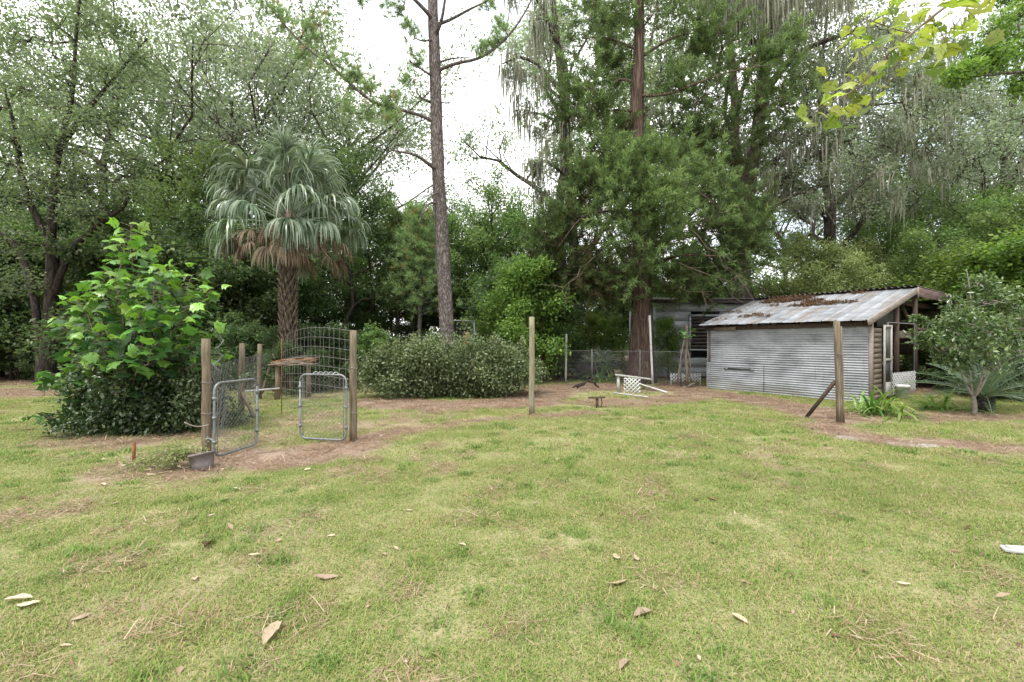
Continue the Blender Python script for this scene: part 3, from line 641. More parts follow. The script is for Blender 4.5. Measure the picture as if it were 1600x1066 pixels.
for px, d, h in [(330, 17.2, 5.2), (375, 17.8, 5.6), (300, 18.5, 6.0), (20, 18.6, 5.0), (-60, 18, 5.5), (120, 19.5, 5.8), (180, 18.8, 6.0), (240, 18, 6.2)]:
    put('under2', px, d, h, 'dark evergreen understory tree behind the broad-leaved sapling', 'dark evergreens behind the sapling', name='evergreen_tree', wide=1.2)
for q in range(60):
    px = -140 + 1060 * (q + rw.random()) / 60; d = 17.5 + 7 * rw.random(); h = 0.9 + 1.1 * rw.random()
    if 600 < px < 720: d += 3
    if 840 < px < 905: d = max(d, 28)
    put(['bush1', 'bush1', 'bush2'][rw.integers(3)], px, d, h, 'low wild shrub at the foot of the woods', 'low shrubs at the foot of the woods', cat='shrub', wide=1.2)
for px, d, h in [(1500, 13.6, 1.6), (1560, 12.8, 1.7), (1610, 12.2, 1.8), (1475, 15.5, 1.8), (1540, 14.6, 2.2), (1600, 14.0, 2.4)]:
    put('bush1', px, d, h, 'dark low shrub between the cycad and the bright green trees', 'dark shrubs behind the cycad', cat='shrub', wide=1.3)
for px, d, h in [(400, 15.4, 1.9), (430, 14.6, 1.7), (470, 14.8, 1.9), (505, 15.2, 1.7), (535, 16.0, 1.8), (360, 14.8, 1.8), (450, 13.6, 1.4), (490, 14.0, 1.2)]:
    put('bush1', px, d, h, 'dark green shrub crowding the foot of the palm', 'shrubs round the foot of the palm', cat='shrub', wide=1.0)
for q in range(30):
    px = 850 + 860 * (q + rw.random()) / 30; d = 26.5 + 12 * rw.random(); h = 7 + 4.5 * rw.random()
    if 1180 < px < 1340: h = min(h, 6.5); d += 4
    k = ['slim1', 'light1', 'light2', 'slim2', 'light1'][rw.integers(5)]
    if K[k].name == 'forest_tree': put(k, px, d, h, 'slender deep green tree standing beyond the two sheds', 'slender trees beyond the sheds')
    else: put(k, px, d, h, 'light green slender tree standing beyond the two sheds', 'light green trees beyond the sheds')
for q in range(26):
    px = 850 + 860 * (q + rw.random()) / 26; d = 25.8 + 5 * rw.random(); h = 3.4 + 2.0 * rw.random()
    if px < 905: d += 5
    put(['under1', 'under2'][rw.integers(2)], px, d, h, 'low understory tree beyond the two sheds', 'understory trees beyond the sheds', wide=1.25)
# far tree line closing the view
r = np.random.default_rng(8)
n = 2600
x = r.uniform(-85, 85, n); y = r.uniform(46, 60, n); zt = 9 + 4 * fbm(x * 0.12, x * 0 + 1, 4) - np.where((x > -9) & (x < 4), 2.0, 0); z = zt * r.random(n)
V, T, tt = leaf_cloud(r, np.stack([x, y, z], -1), 1.1, 22, 0.5, aspect=0.6)
tag(obj('far_treeline', mesh_np('far_treeline', V, T, None, tt, M['light_leaf'])), 'distant mass of light green woodland closing the view', 'woodland', kind='stuff')

# ------------------------------------------------------------------ trees shaped from their own limbs
def near_pt(limbs, c):
    best = None
    for P, rd in limbs:
        d = np.linalg.norm(P - c, axis=1) + 0.35 * np.maximum(P[:, 2] - c[2], 0); i = int(d.argmin())
        if best is None or d[i] < best[0]: best = (d[i], P[i], rd[i])
    return best[1], best[2]
def limb_tree(name, label, cat, base, limbs, blobs, bark, leaf, r, per=34, size=0.15, sub=10, sig=0.3, aspect=0.5, twig_r=0.03, sides=8, group=None, flat=0.8, extra=None, up=0.5):
    """limbs: [(points, radii)], blobs: [(centre, radius)], all in world metres"""
    base = np.asarray(base, float)
    e = thing(name, label, cat, base, 0, group)
    lim = []
    mb = MB()
    for P, rd in limbs:
        Ps = smooth_poly(P, 4) - base; rs = np.interp(np.linspace(0, 1, len(Ps)), np.linspace(0, 1, len(rd)), rd)
        mb.tube(Ps, rs, sides if rs[0] > 0.1 else 5, rough=0.05 if rs[0] > 0.1 else 0.0); lim.append((Ps, rs))
    anchors = []; dirs = []
    for c, rad in blobs:
        c = np.asarray(c) - base; p0, r0 = near_pt(lim, c)
        cv = curve(p0, c, r, 0.1, 6, 0.03); mb.tube(cv, np.linspace(min(r0 * 0.7, twig_r), 0.012, 6), 5, False)
        for k in range(sub):
            u = unit(r.normal(0, 1, 3)) * rad * r.random() ** 0.45; u[2] *= flat
            tw = curve(cv[3 + r.integers(3)], c + u, r, 0.12, 4); mb.tube(tw, np.linspace(0.014, 0.005, 4), 4, False)
            anchors.append(c + u); dirs.append(unit(u + 0.6 * unit(c - p0)))
            anchors.append(tw[2] + r.normal(0, 0.15, 3) * rad); dirs.append(unit(u))
    mb.build('trunk', M[bark], e, True)
    anchors = np.array(anchors); dirs = np.array(dirs)
    if leaf:
        V, T, tt = leaf_cloud(r, anchors, sig, per, size, aspect=aspect, flat=0.8, up=up)
        obj('crown', mesh_np('crown', V, T, None, tt, M[leaf]), e)
    return e, anchors, dirs, mb
def A(d, *pts): return np.array([at(*(p if len(p) == 3 else (p[0], p[1], d))) for p in pts])
r = np.random.default_rng(51)
D = 17.0
lo_limbs = [(A(D, (72, 612), (76, 540), (80, 470), (82, 400), (78, 370)), [0.40, 0.26, 0.22, 0.20, 0.17]),
    (A(D, (78, 372), (52, 330, 16.8), (35, 280, 16.5), (25, 210, 16.3), (5, 130, 16)), [0.15, 0.12, 0.10, 0.07, 0.03]),
    (A(D, (80, 375), (84, 300), (92, 235), (112, 150), (120, 40), (130, -40)), [0.15, 0.13, 0.11, 0.08, 0.05, 0.03]),
    (A(D, (80, 470), (110, 395, 16.6), (150, 355, 16.2), (195, 320, 16), (210, 270, 16)), [0.13, 0.10, 0.08, 0.06, 0.025]),
    (A(D, (66, 610, 17.4), (62, 540, 17.4), (50, 450, 17.6), (20, 380, 17.8), (-40, 330, 18)), [0.2, 0.15, 0.13, 0.1, 0.05]),
    (A(D, (90, 235), (130, 180, 17.5), (180, 120, 18), (230, 60, 18)), [0.12, 0.09, 0.06, 0.03])]
bl = []
for px, py, rp_, dd in [(20, 60, 55, 0), (80, 30, 50, -1), (140, 40, 50, 0.5), (190, 40, 40, 1), (40, 140, 50, -1.2), (110, 110, 45, -1), (170, 110, 45, 0), (220, 90, 30, 1), (20, 220, 50, -1.3), (80, 200, 45, -1.5), (140, 190, 45, -1), (190, 180, 40, 0.5), (10, 300, 45, -1.5), (60, 280, 38, -1.8), (120, 270, 40, -1.2), (170, 250, 36, -1), (215, 240, 30, -0.8), (20, 380, 45, -1.5), (190, 300, 30, -1.2), (130, 330, 28, -1.5), (10, 440, 40, -1), (-40, 340, 50, 0), (-30, 180, 60, 0), (60, -20, 60, 0), (150, -20, 60, 0)]:
    bl.append((at(px, py, D + dd), rp_ / FPX * D))
limb_tree('oak_tree', 'dark-trunked forking oak with airy crown beside the broad-leaved sapling', 'tree', A(D, (72, 612))[0] * [1, 1, 0], lo_limbs, bl, 'dark_bark', 'oak_leaf', r, per=30, size=0.13, sub=9, sig=0.3, twig_r=0.05)

# red cedar ------------------------------------------------------
r = np.random.default_rng(61)
D = 17.4
cl = [(A(D, (1001, 597), (1003, 560), (1003, 480), (1002, 380), (998, 280), (995, 180), (998, 80), (1000, -40), (1000, -160)), [0.62, 0.45, 0.38, 0.33, 0.29, 0.25, 0.2, 0.14, 0.05])]
for seg in [[(998, 150), (1040, 148, 16.6), (1090, 130, 16.3), (1150, 110, 16.5), (1220, 100, 17)], [(995, 130), (965, 125, 17.2), (945, 150, 17), (925, 175, 16.9)],
            [(995, 175), (960, 172, 17.2), (920, 185, 17), (890, 190, 17)], [(999, 300), (1040, 290, 16), (1090, 300, 15.5), (1140, 340, 15.5)],
            [(1000, 340), (960, 330, 16), (910, 340, 15.8), (870, 390, 16.2)], [(1002, 420), (1060, 400, 16), (1120, 400, 15.8), (1170, 395, 16.5)],
            [(1002, 430), (950, 425, 16), (890, 430, 16.5)], [(1000, 90), (1050, 60, 17), (1090, 50, 17.2)], [(1000, 80), (950, 60, 17.2), (910, 60, 17.5)]]:
    cl.append((A(D, *seg), np.linspace(0.065, 0.012, len(seg))))
cb = []; cbt = []
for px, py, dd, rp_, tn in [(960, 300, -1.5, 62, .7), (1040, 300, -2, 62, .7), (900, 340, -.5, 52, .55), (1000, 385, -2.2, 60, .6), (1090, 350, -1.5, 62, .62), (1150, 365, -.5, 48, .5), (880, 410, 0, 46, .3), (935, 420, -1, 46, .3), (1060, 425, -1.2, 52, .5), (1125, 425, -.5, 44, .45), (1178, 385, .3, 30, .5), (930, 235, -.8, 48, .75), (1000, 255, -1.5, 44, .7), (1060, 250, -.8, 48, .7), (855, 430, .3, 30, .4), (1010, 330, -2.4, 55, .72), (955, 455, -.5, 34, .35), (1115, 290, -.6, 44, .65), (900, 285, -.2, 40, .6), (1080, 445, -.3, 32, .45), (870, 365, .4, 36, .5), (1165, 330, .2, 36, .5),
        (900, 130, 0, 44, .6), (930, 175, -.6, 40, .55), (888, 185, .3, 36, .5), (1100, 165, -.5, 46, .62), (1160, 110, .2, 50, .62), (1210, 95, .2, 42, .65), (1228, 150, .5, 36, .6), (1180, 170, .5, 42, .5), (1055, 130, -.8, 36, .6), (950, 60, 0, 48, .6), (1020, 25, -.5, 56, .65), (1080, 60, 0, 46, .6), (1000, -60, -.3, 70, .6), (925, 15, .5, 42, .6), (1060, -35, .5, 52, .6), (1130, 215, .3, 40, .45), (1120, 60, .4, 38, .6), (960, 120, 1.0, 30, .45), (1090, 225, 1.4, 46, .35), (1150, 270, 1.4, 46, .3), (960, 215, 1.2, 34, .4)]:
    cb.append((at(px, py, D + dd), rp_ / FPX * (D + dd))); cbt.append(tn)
ce, can, cdir, cmb = limb_tree('red_cedar_tree', 'big red cedar with shaggy red-brown trunk and feathery green crown', 'tree', at(1001, 597, D) * [1, 1, 0], cl, cb, 'cedar_bark', None, r, sub=13, twig_r=0.05, sides=14)
def sprays(r, C, Dv, tint0, length=0.5, per=56, ll=0.15, lw=0.026):
    n = len(C); Dv = unit(Dv + r.normal(0, 0.35, (n, 3)) + [0, 0, 0.45])
    s = np.repeat(np.arange(n), per); k = len(s); f = r.random(k)
    q = r.normal(0, 1, (k, 3)); side = unit(q - (q * Dv[s]).sum(-1, keepdims=True) * Dv[s])
    P = C[s] + Dv[s] * (f * length)[:, None] + side * (0.10 * (1 - 0.6 * f) * r.random(k))[:, None]
    U = unit(Dv[s] * 0.8 + side * 0.75 + r.normal(0, 0.15, (k, 3)))
    W = unit(np.cross(U, r.normal(0, 1, (k, 3))))
    Ln = ll * (0.6 + 0.8 * r.random(k))[:, None]
    V = np.stack([P - W * lw * 0.6, P + W * lw * 0.6, P + U * Ln], 1).reshape(-1, 3)
    T = np.arange(k * 3).reshape(-1, 3)
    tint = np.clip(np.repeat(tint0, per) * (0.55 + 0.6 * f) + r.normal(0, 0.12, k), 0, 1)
    return V, T, np.repeat(tint, 3)
tn = np.repeat(np.array(cbt), 26); rad = np.repeat([b[1] for b in cb], 26)
# each anchor carries several sprays spread round it
rep = 6
C = np.repeat(can, rep, 0) + r.normal(0, 0.32, (len(can) * rep, 3)); Dv = np.repeat(cdir, rep, 0) * 0.8 + r.normal(0, 0.3, (len(can) * rep, 3))
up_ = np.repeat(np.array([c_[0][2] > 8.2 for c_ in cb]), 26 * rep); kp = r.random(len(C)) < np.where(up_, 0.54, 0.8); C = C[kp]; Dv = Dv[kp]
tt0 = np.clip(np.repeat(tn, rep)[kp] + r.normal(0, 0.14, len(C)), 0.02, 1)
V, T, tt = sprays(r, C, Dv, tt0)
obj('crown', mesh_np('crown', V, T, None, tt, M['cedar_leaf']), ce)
mb = MB(); cb0 = at(1001, 597, D) * [1, 1, 0]
for p, q, n in [((1075, 355, 15.3), (1150, 430, 15.2), 9), ((1060, 410, 15.4), (1140, 440, 15.3), 7), ((1030, 440, 15.8), (1110, 462, 15.6), 6), ((930, 400, 15.9), (880, 450, 15.9), 6)]:
    a0 = at(*p) - cb0; b0 = at(*q) - cb0; cv = curve(a0, b0, r, 0.06, 6); mb.tube(cv, np.linspace(0.018, 0.006, 6), 5)
    for k in range(n):
        s0 = cv[1 + r.integers(5)]; mb.tube(curve(s0, s0 + unit(b0 - a0) * 0.5 + r.normal(0, 0.45, 3), r, 0.1, 4), np.linspace(0.008, 0.003, 4), 4, False)
mb.build('dead_branch', M['twig'], ce, True)['label'] = 'bare pale grey dead branches'

# mossy limbs over the sky gap -----------------------------------
r = np.random.default_rng(62)
D = 22.0
ml = [(A(D, (905, 575, 23), (900, 450, 23), (893, 330, 23), (885, 200, 22.6), (870, 60, 22), (860, -60, 22)), [0.36, 0.28, 0.24, 0.2, 0.15, 0.08]),
      (A(D, (890, 280, 22.8), (865, 260, 22), (845, 255, 21.6), (825, 300, 21.4)), [0.1, 0.07, 0.05, 0.02]), (A(D, (880, 150, 22.4), (850, 110, 22), (815, 90, 21.6), (785, 100, 21.5)), [0.12, 0.09, 0.06, 0.03]),
      (A(D, (872, 70, 22), (840, 0, 21.8), (800, -30, 21.6), (760, -30, 21.6)), [0.12, 0.09, 0.06, 0.03]), (A(D, (885, 200, 22.6), (850, 180, 22), (820, 175, 21.8)), [0.1, 0.06, 0.03])]
mbl = [(at(px, py, D + dd), rp_ / FPX * D) for px, py, rp_, dd in [(835, 30, 28, 0), (800, 110, 26, 0), (850, 120, 26, 0), (820, 170, 24, 0), (850, 210, 24, 0.3), (835, 260, 22, -0.3), (870, 60, 34, 0.3), (805, 80, 22, -0.2), (850, 300, 24, 0), (870, 250, 30, 0.4), (790, -20, 30, 0), (850, -20, 34, 0), (870, 170, 30, .5)]]
me_, man, mdir, _ = limb_tree('mossy_oak_tree', 'oak with long grey moss strands hanging between the pine and the cedar', 'tree', A(D, (905, 575, 23))[0] * [1, 1, 0], ml, mbl, 'oak_bark', 'grey_leaf', r, per=17, size=0.12, sub=8, sig=0.3, twig_r=0.04)
b0 = A(D, (905, 575, 23))[0] * [1, 1, 0]
ex = np.array([at(*q) for q in [(832, -20, 21.8), (835, 20, 21.8), (830, 60, 21.8), (845, 40, 21.8), (800, 130, 21.6), (806, 150, 21.6), (850, 235, 21.6), (842, 250, 21.6), (815, 110, 21.6), (786, 105, 21.6)]]) - b0
an = np.vstack([man[r.random(len(man)) < 0.55], np.repeat(ex, 3, 0)])
V, Q, tt = moss_mesh(r, an, 0.5, 2.6, 9, 0.03, 0.16)
obj('spanish_moss', mesh_np('spanish_moss', V, None, Q, tt, M['moss']), me_)
# mossy oak over the shed with a heavy curtain of moss
r = np.random.default_rng(63)
D = 21.0
ml = [(A(D, (1160, 575, 23), (1160, 450, 23), (1162, 350, 22.8), (1175, 260, 22.2), (1190, 150, 21.8), (1200, 40, 21.4), (1210, -60, 21)), [0.5, 0.4, 0.36, 0.32, 0.28, 0.2, 0.1]),
      (A(D, (1170, 330, 22.6), (1200, 310, 21.8), (1235, 270, 21.2), (1285, 235, 20.6), (1340, 215, 20)), [0.2, 0.17, 0.12, 0.08, 0.03]),
      (A(D, (1168, 350, 22.6), (1205, 325, 21.4), (1260, 300, 20.6), (1290, 330, 20.2), (1310, 360, 20)), [0.14, 0.11, 0.07, 0.05, 0.02]),
      (A(D, (1190, 150, 21.8), (1240, 90, 21), (1300, 60, 20.4), (1370, 40, 20)), [0.2, 0.15, 0.1, 0.04]),
      (A(D, (1195, 90, 21.6), (1150, 30, 21), (1110, -10, 20.6)), [0.16, 0.1, 0.05]), (A(D, (1180, 230, 22), (1240, 190, 21), (1320, 170, 20.4), (1410, 160, 20)), [0.16, 0.12, 0.08, 0.03])]
mbl = [(at(px, py, D + dd), rp_ / FPX * D) for px, py, rp_, dd in [(1130, 20, 45, 0), (1200, 10, 50, 0), (1270, 20, 50, -.5), (1340, 40, 45, -1), (1240, 80, 40, -.5), (1300, 110, 42, -.8), (1370, 110, 40, -1), (1250, 200, 40, -.5), (1310, 200, 42, -.8), (1380, 190, 40, -1), (1230, 270, 34, -.3), (1290, 270, 36, -.8), (1340, 260, 36, -1), (1400, 240, 36, -1), (1262, 320, 18, -.8), (1180, -30, 55, 0), (1300, -30, 55, 0), (1200, 210, 34, .5), (1430, 130, 40, -1), (1400, 60, 40, -1), (1440, 210, 36, -1), (1460, 270, 36, -.5), (1390, 300, 34, -.8), (1350, 320, 30, -.8), (1480, 160, 40, 0), (1520, 230, 40, 0), (1470, 90, 40, 0)]]
me_, man, mdir, _ = limb_tree('mossy_oak_tree', 'oak with a heavy curtain of grey moss over the metal shed roof', 'tree', A(D, (1160, 575, 23))[0] * [1, 1, 0], ml, mbl, 'oak_bark', 'grey_leaf', r, per=40, size=0.13, sub=10, sig=0.36, twig_r=0.05)
b0 = A(D, (1160, 575, 23))[0] * [1, 1, 0]
ex = np.array([at(px, py, 20.8) for px, py in [(1100, -10), (1115, -5), (1130, 0), (1145, -5), (1160, 0), (1175, 5), (1195, 0), (1215, 10), (1235, 0), (1255, 20), (1275, 30), (1120, 20), (1150, 25), (1250, 215), (1260, 230), (1290, 240), (1235, 235), (1330, 150), (1350, 150)]]) - b0
an = np.vstack([man[r.random(len(man)) < 0.28], np.repeat(ex, 5, 0)])
V, Q, tt = moss_mesh(r, an, 0.4, 1.8, 10, 0.026, 0.2)
V2, Q2, t2 = moss_mesh(r, np.repeat(ex[:13] + [0, -1.6, 0], 7, 0), 0.9, 2.6, 10, 0.026, 0.32); Q = np.vstack([Q, Q2 + len(V)]); V = np.vstack([V, V2]); tt = np.concatenate([tt, t2])
obj('spanish_moss', mesh_np('spanish_moss', V, None, Q, tt, M['moss']), me_)

# pine -----------------------------------------------------------
r = np.random.default_rng(64)
D = 14.6
pt_ = A(D, (700, 612), (699, 540), (695, 450), (689, 350), (684, 250), (681, 150), (678, 60), (675, -30), (672, -140))
pl = [(pt_, [0.36, 0.235, 0.225, 0.212, 0.198, 0.188, 0.175, 0.16, 0.135]),
      (A(D, (683, 192), (655, 180, 14.3), (620, 170, 14), (585, 160, 13.8), (555, 138, 13.6), (520, 105, 13.5), (480, 75, 13.4), (450, 45, 13.4), (425, 15, 13.4), (400, -20, 13.4)), [0.065, 0.054, 0.05, 0.046, 0.042, 0.036, 0.03, 0.025, 0.02, 0.014]),
      (A(D, (680, 112), (710, 100, 14.3), (745, 92, 14), (770, 78, 13.9), (795, 55, 13.8), (815, 28, 13.8), (832, -5, 13.8), (840, -40, 13.8)), [0.06, 0.053, 0.046, 0.041, 0.036, 0.03, 0.025, 0.018]),
      (A(D, (680, 100), (705, 92, 14.8), (735, 90, 15.1)), [0.04, 0.03, 0.012]),
      (A(D, (685, 268), (668, 255, 14.2), (648, 242, 13.9), (612, 235, 13.6)), [0.08, 0.06, 0.045, 0.025]),
      (A(D, (688, 318), (672, 318, 14.2), (660, 332, 14), (655, 350, 13.9)), [0.05, 0.035, 0.025, 0.012]), (A(D, (688, 300), (676, 305, 14), (660, 322, 13.8)), [0.04, 0.03, 0.01]),
      (A(D, (681, 122), (664, 112, 14.3), (640, 96, 14)), [0.05, 0.035, 0.015]), (A(D, (681, 60), (662, 64, 14.2), (648, 60, 14)), [0.04, 0.03, 0.012]),
      (A(D, (680, 35), (660, 12, 14.2), (635, -10, 14), (600, -20, 13.8)), [0.08, 0.06, 0.045, 0.02]), (A(D, (679, 40), (705, 30, 14.4), (735, 14, 14.2), (765, 0, 14)), [0.06, 0.045, 0.035, 0.015]),
      (A(D, (680, 58), (690, 30, 14.1), (698, -20, 13.8)), [0.06, 0.05, 0.03]), (A(D, (682, 160), (698, 161, 14.4), (709, 159, 14.3)), [0.03, 0.02, 0.008]),
      (A(D, (672, 160), (655, 150, 14.2), (648, 135, 14)), [0.04, 0.025, 0.01]), (A(D, (676, -60), (600, -110, 14), (520, -120, 13.6)), [0.08, 0.06, 0.03]), (A(D, (676, -60), (760, -110, 14), (830, -110, 13.6)), [0.08, 0.06, 0.03]),
      (A(D, (520, 105, 13.5), (505, 70, 13.3), (500, 40, 13.2)), [0.03, 0.02, 0.01]), (A(D, (585, 160, 13.8), (570, 175, 13.5), (545, 178, 13.3)), [0.03, 0.02, 0.01])]
pb = [(at(px, py, D + dd), rp_ / FPX * D) for px, py, rp_, dd in [(480, 55, 20, -1), (500, 40, 22, -1), (470, 85, 18, -1), (520, 85, 22, -1.2), (545, 115, 20, -1.1), (560, 125, 20, -.8), (585, 135, 20, -.8), (610, 145, 18, -.7), (600, 165, 16, -.8), (635, 120, 18, -.5), (545, 165, 18, -1.2), (650, 90, 14, -.4), (440, 30, 18, -1.2), (420, 10, 18, -1.2), (600, -15, 26, -.7), (625, 15, 18, -.6), (565, 0, 20, -.8), (780, 40, 14, -.8), (775, 62, 12, -.7), (750, 75, 10, -.7), (760, -5, 18, -.6), (830, -30, 16, -.8), (640, 45, 14, -.5), (530, -110, 40, 0), (820, -110, 40, 0), (620, 190, 14, -.8), (575, 180, 14, -1)]]
pe, pan, pdir, _ = limb_tree('pine_tree', 'tall leaning pine with grey-brown bark and bare lower limbs behind the hedge', 'tree', A(D, (700, 612))[0] * [1, 1, 0], pl, pb, 'pine_bark', None, r, sub=5, twig_r=0.022, sides=16)
def needles(r, C, Dv, per=42, ln=0.2, w=0.0055):
    s = np.repeat(np.arange(len(C)), per); k = len(s)
    U = unit(unit(Dv + [0, 0, 0.3])[s] * 0.9 + r.normal(0, 0.55, (k, 3))); P = C[s] - unit(Dv)[s] * (r.random(k) * 0.12)[:, None]
    W = unit(np.cross(U, r.normal(0, 1, (k, 3)))); Ln = (ln * (0.7 + 0.5 * r.random(k)))[:, None]
    V = np.stack([P - W * w, P + W * w, P + U * Ln], 1).reshape(-1, 3)
    tint = np.clip(np.repeat(np.where(r.random(len(C)) < 0.06, 0.05, r.normal(0.65, 0.15, len(C))), per) + r.normal(0, 0.12, k), 0, 1)
    return V, np.arange(k * 3).reshape(-1, 3), np.repeat(tint, 3)
C = np.repeat(pan, 3, 0) + r.normal(0, 0.12, (len(pan) * 3, 3))
V, T, tt = needles(r, C, np.repeat(pdir, 3, 0) + r.normal(0, 0.3, (len(C), 3)))
obj('crown', mesh_np('crown', V, T, None, tt, M['pine_leaf']), pe)
# younger soft-needled pines standing behind
for px, d, h in [(655, 22, 8.0), (620, 25, 8.6)]:
    mb = MB(); base = np.array([(px - 800) / FPX * d, d, 0.0]); e = thing('young_pine_tree', 'soft yellow-green young pine behind the tall leaning pine', 'tree', base, 0, 'young pines behind the leaning pine')
    mb.tube(curve((0, 0, 0), (0.1, 0, h), r, 0.02, 8), np.linspace(0.14, 0.02, 8), 7)
    C = []; Dv = []
    for k in range(60):
        f = 0.35 + 0.65 * k / 60; an = k * 2.4; l = 2.0 * (1.08 - f) + 0.35; p0 = np.array([0.1 * f, 0, h * f]); dv = np.array([math.cos(an), math.sin(an), 0.35])
        cv = curve(p0, p0 + dv * l, r, 0.06, 5); mb.tube(cv, np.linspace(0.025, 0.006, 5), 4, False)
        for j in range(16): i = 1 + r.integers(4); C.append(cv[i] + r.normal(0, 0.14, 3)); Dv.append(dv)
    mb.build('trunk', M['pine_bark'], e, True); V, T, tt = needles(r, np.array(C), np.array(Dv), 26, 0.26, 0.011)
    obj('crown', mesh_np('crown', V, T, None, tt, M['pine_leaf']), e)

# cabbage palm ---------------------------------------------------
def fan(r, base, dv, petiole, rad, segs=34, wseg=0.05, droop=1.0, tint=0.5, spread=105, stiff=0.45):
    """one fan frond: petiole and long folded segments whose ends hang"""
    mb = MB(); base = np.asarray(base, float); dv = unit(np.asarray(dv, float))
    k = np.linspace(0, 1, 6); P = base + dv * (petiole * k)[:, None]; P[:, 2] -= 0.16 * petiole * droop * k ** 2
    mb.tube(P, np.linspace(0.028, 0.014, 6) * petiole ** 0.3, 4, tint=0.75)
    t = unit(P[-1] - P[-2]); sd = unit(np.cross(t, [0, 0, 1.0]) + r.normal(0, 0.3, 3)); sd = unit(sd - t * (sd @ t)); up = np.cross(sd, t)
    hub = P[-1]; kk = np.linspace(0, 1, 6)
    for q in range(segs):
        an = R(-spread + 2 * spread * (q + 0.3 * r.random()) / segs); ln = rad * (0.78 + 0.22 * math.cos(an * 0.75)) * (0.78 + 0.3 * r.random())
        d0 = t * math.cos(an) + sd * math.sin(an) + up * (0.25 - 0.2 * abs(math.sin(an)))
        g = droop * (0.75 + 0.5 * r.random())
        pos = hub.copy(); pts = [pos.copy()]; dd = unit(d0)
        for j in range(5):
            f = (j + 1) / 5
            dd = unit(dd + np.array([0, 0, -1.0]) * g * max(f - stiff, 0) * 1.25 + r.normal(0, 0.06, 3)); pos = pos + dd * ln / 5; pts.append(pos.copy())
        pts = np.array(pts); w = wseg * rad * np.array([0.35, 0.8, 1.0, 0.8, 0.5, 0.08])
        s_ = unit(np.cross(np.gradient(pts, axis=0), up + r.normal(0, 0.25, 3)))
        V = np.stack([pts - s_ * w[:, None] * 0.5, pts + s_ * w[:, None] * 0.5], 1).reshape(-1, 3)
        Q = [[2 * j, 2 * j + 1, 2 * j + 3, 2 * j + 2] for j in range(5)]
        mb.add(V, Q, tint=float(np.clip(tint + r.normal(0, 0.2), 0, 1)))
    return mb
r = np.random.default_rng(65)
D = 14.0
pb0 = at(450, 533, D) * [1, 1, 0]
palm = thing('cabbage_palm', 'cabbage palm with drooping fan fronds and brown dead fronds round its neck', 'palm tree', pb0)
crown = at(454, 352, D) - pb0
mb = MB(); tp = np.array([[0, 0, -0.05], [0.0, 0, 0.6], [-0.02, 0, 1.8], [0.0, 0, 3.0], [0.04, 0, 4.2], crown - [0, 0, 0.2], crown + [0.0, 0, 0.5]])
mb.tube(smooth_poly(tp, 3), np.interp(np.linspace(0, 1, 19), [0, 0.15, 0.5, 0.8, 0.93, 1], [0.26, 0.19, 0.175, 0.19, 0.21, 0.10]), 12, rough=0.05)
trunk = mb.build('trunk', M['palm_bark'], palm, True)
mb = MB()
for k in range(230):                      # split stubs of old fronds criss-crossing the trunk
    z = 0.5 + (crown[2] - 0.5) * k / 230; an = k * 2.399; c = np.array([0.0, 0, z]); o_ = np.array([math.cos(an), math.sin(an), 0]); sd = np.array([-math.sin(an), math.cos(an), 0])
    for s_ in (-1, 1):
        p0 = c + o_ * 0.165 + sd * 0.055 * s_; p1 = c + o_ * (0.195 + 0.06 * z / crown[2]) + sd * 0.015 * s_ * (1 - 2 * (k % 2)) + [0, 0, 0.22]
        p2 = p1 + o_ * (0.04 + 0.05 * r.random()) + [0, 0, 0.10 + 0.08 * r.random()]
        mb.tube([p0, p1, p2], [0.03, 0.024, 0.008], 4, tint=0.5)
mb.build('frond_stub', M['palm_bark'], trunk)['kind'] = 'stuff'
for k in range(62):
    f = k / 61; an = (k * 2.399 + r.normal(0, 0.3)) % (2 * math.pi)
    if f > 0.42 and abs(an - 1.5 * math.pi) < 0.36: continue      # the neck shows between the hanging fronds
    el = R(88 - 84 * f ** 1.05) + r.normal(0, 0.14); pe_ = 1.62 - 0.35 * f + 0.5 * r.random(); dr_ = 0.6 + 1.1 * f + 0.5 * r.random(); st_ = 0.42 - 0.3 * f
    an += 0.25 * r.normal()
    dv = np.array([math.cos(an) * math.cos(el), math.sin(an) * math.cos(el), math.sin(el)])
    fan(r, crown + [0, 0, 0.35 - 0.5 * f] + dv * 0.1, dv, pe_, 1.0 + 0.3 * r.random(), 36, 0.05, dr_, 0.66 - 0.2 * f + 0.22 * r.random(), 100 + 25 * r.random(), st_).build('frond', M['palm_leaf'], palm)
for k in range(22):
    an = k * 2.399 + 1 + r.normal(0, 0.3); el = R(14 - 36 * r.random()); dv = np.array([math.cos(an) * math.cos(el), math.sin(an) * math.cos(el), math.sin(el)])
    o = fan(r, crown + [0, 0, -0.2] + dv * 0.1, dv, 0.85 + 0.6 * r.random(), 0.6 + 0.3 * r.random(), 26, 0.045, 1.5, 0.3 + 0.5 * r.random(), 115, 0.1).build('frond', M['palm_dead'], palm); o['label'] = 'dead brown hanging frond'

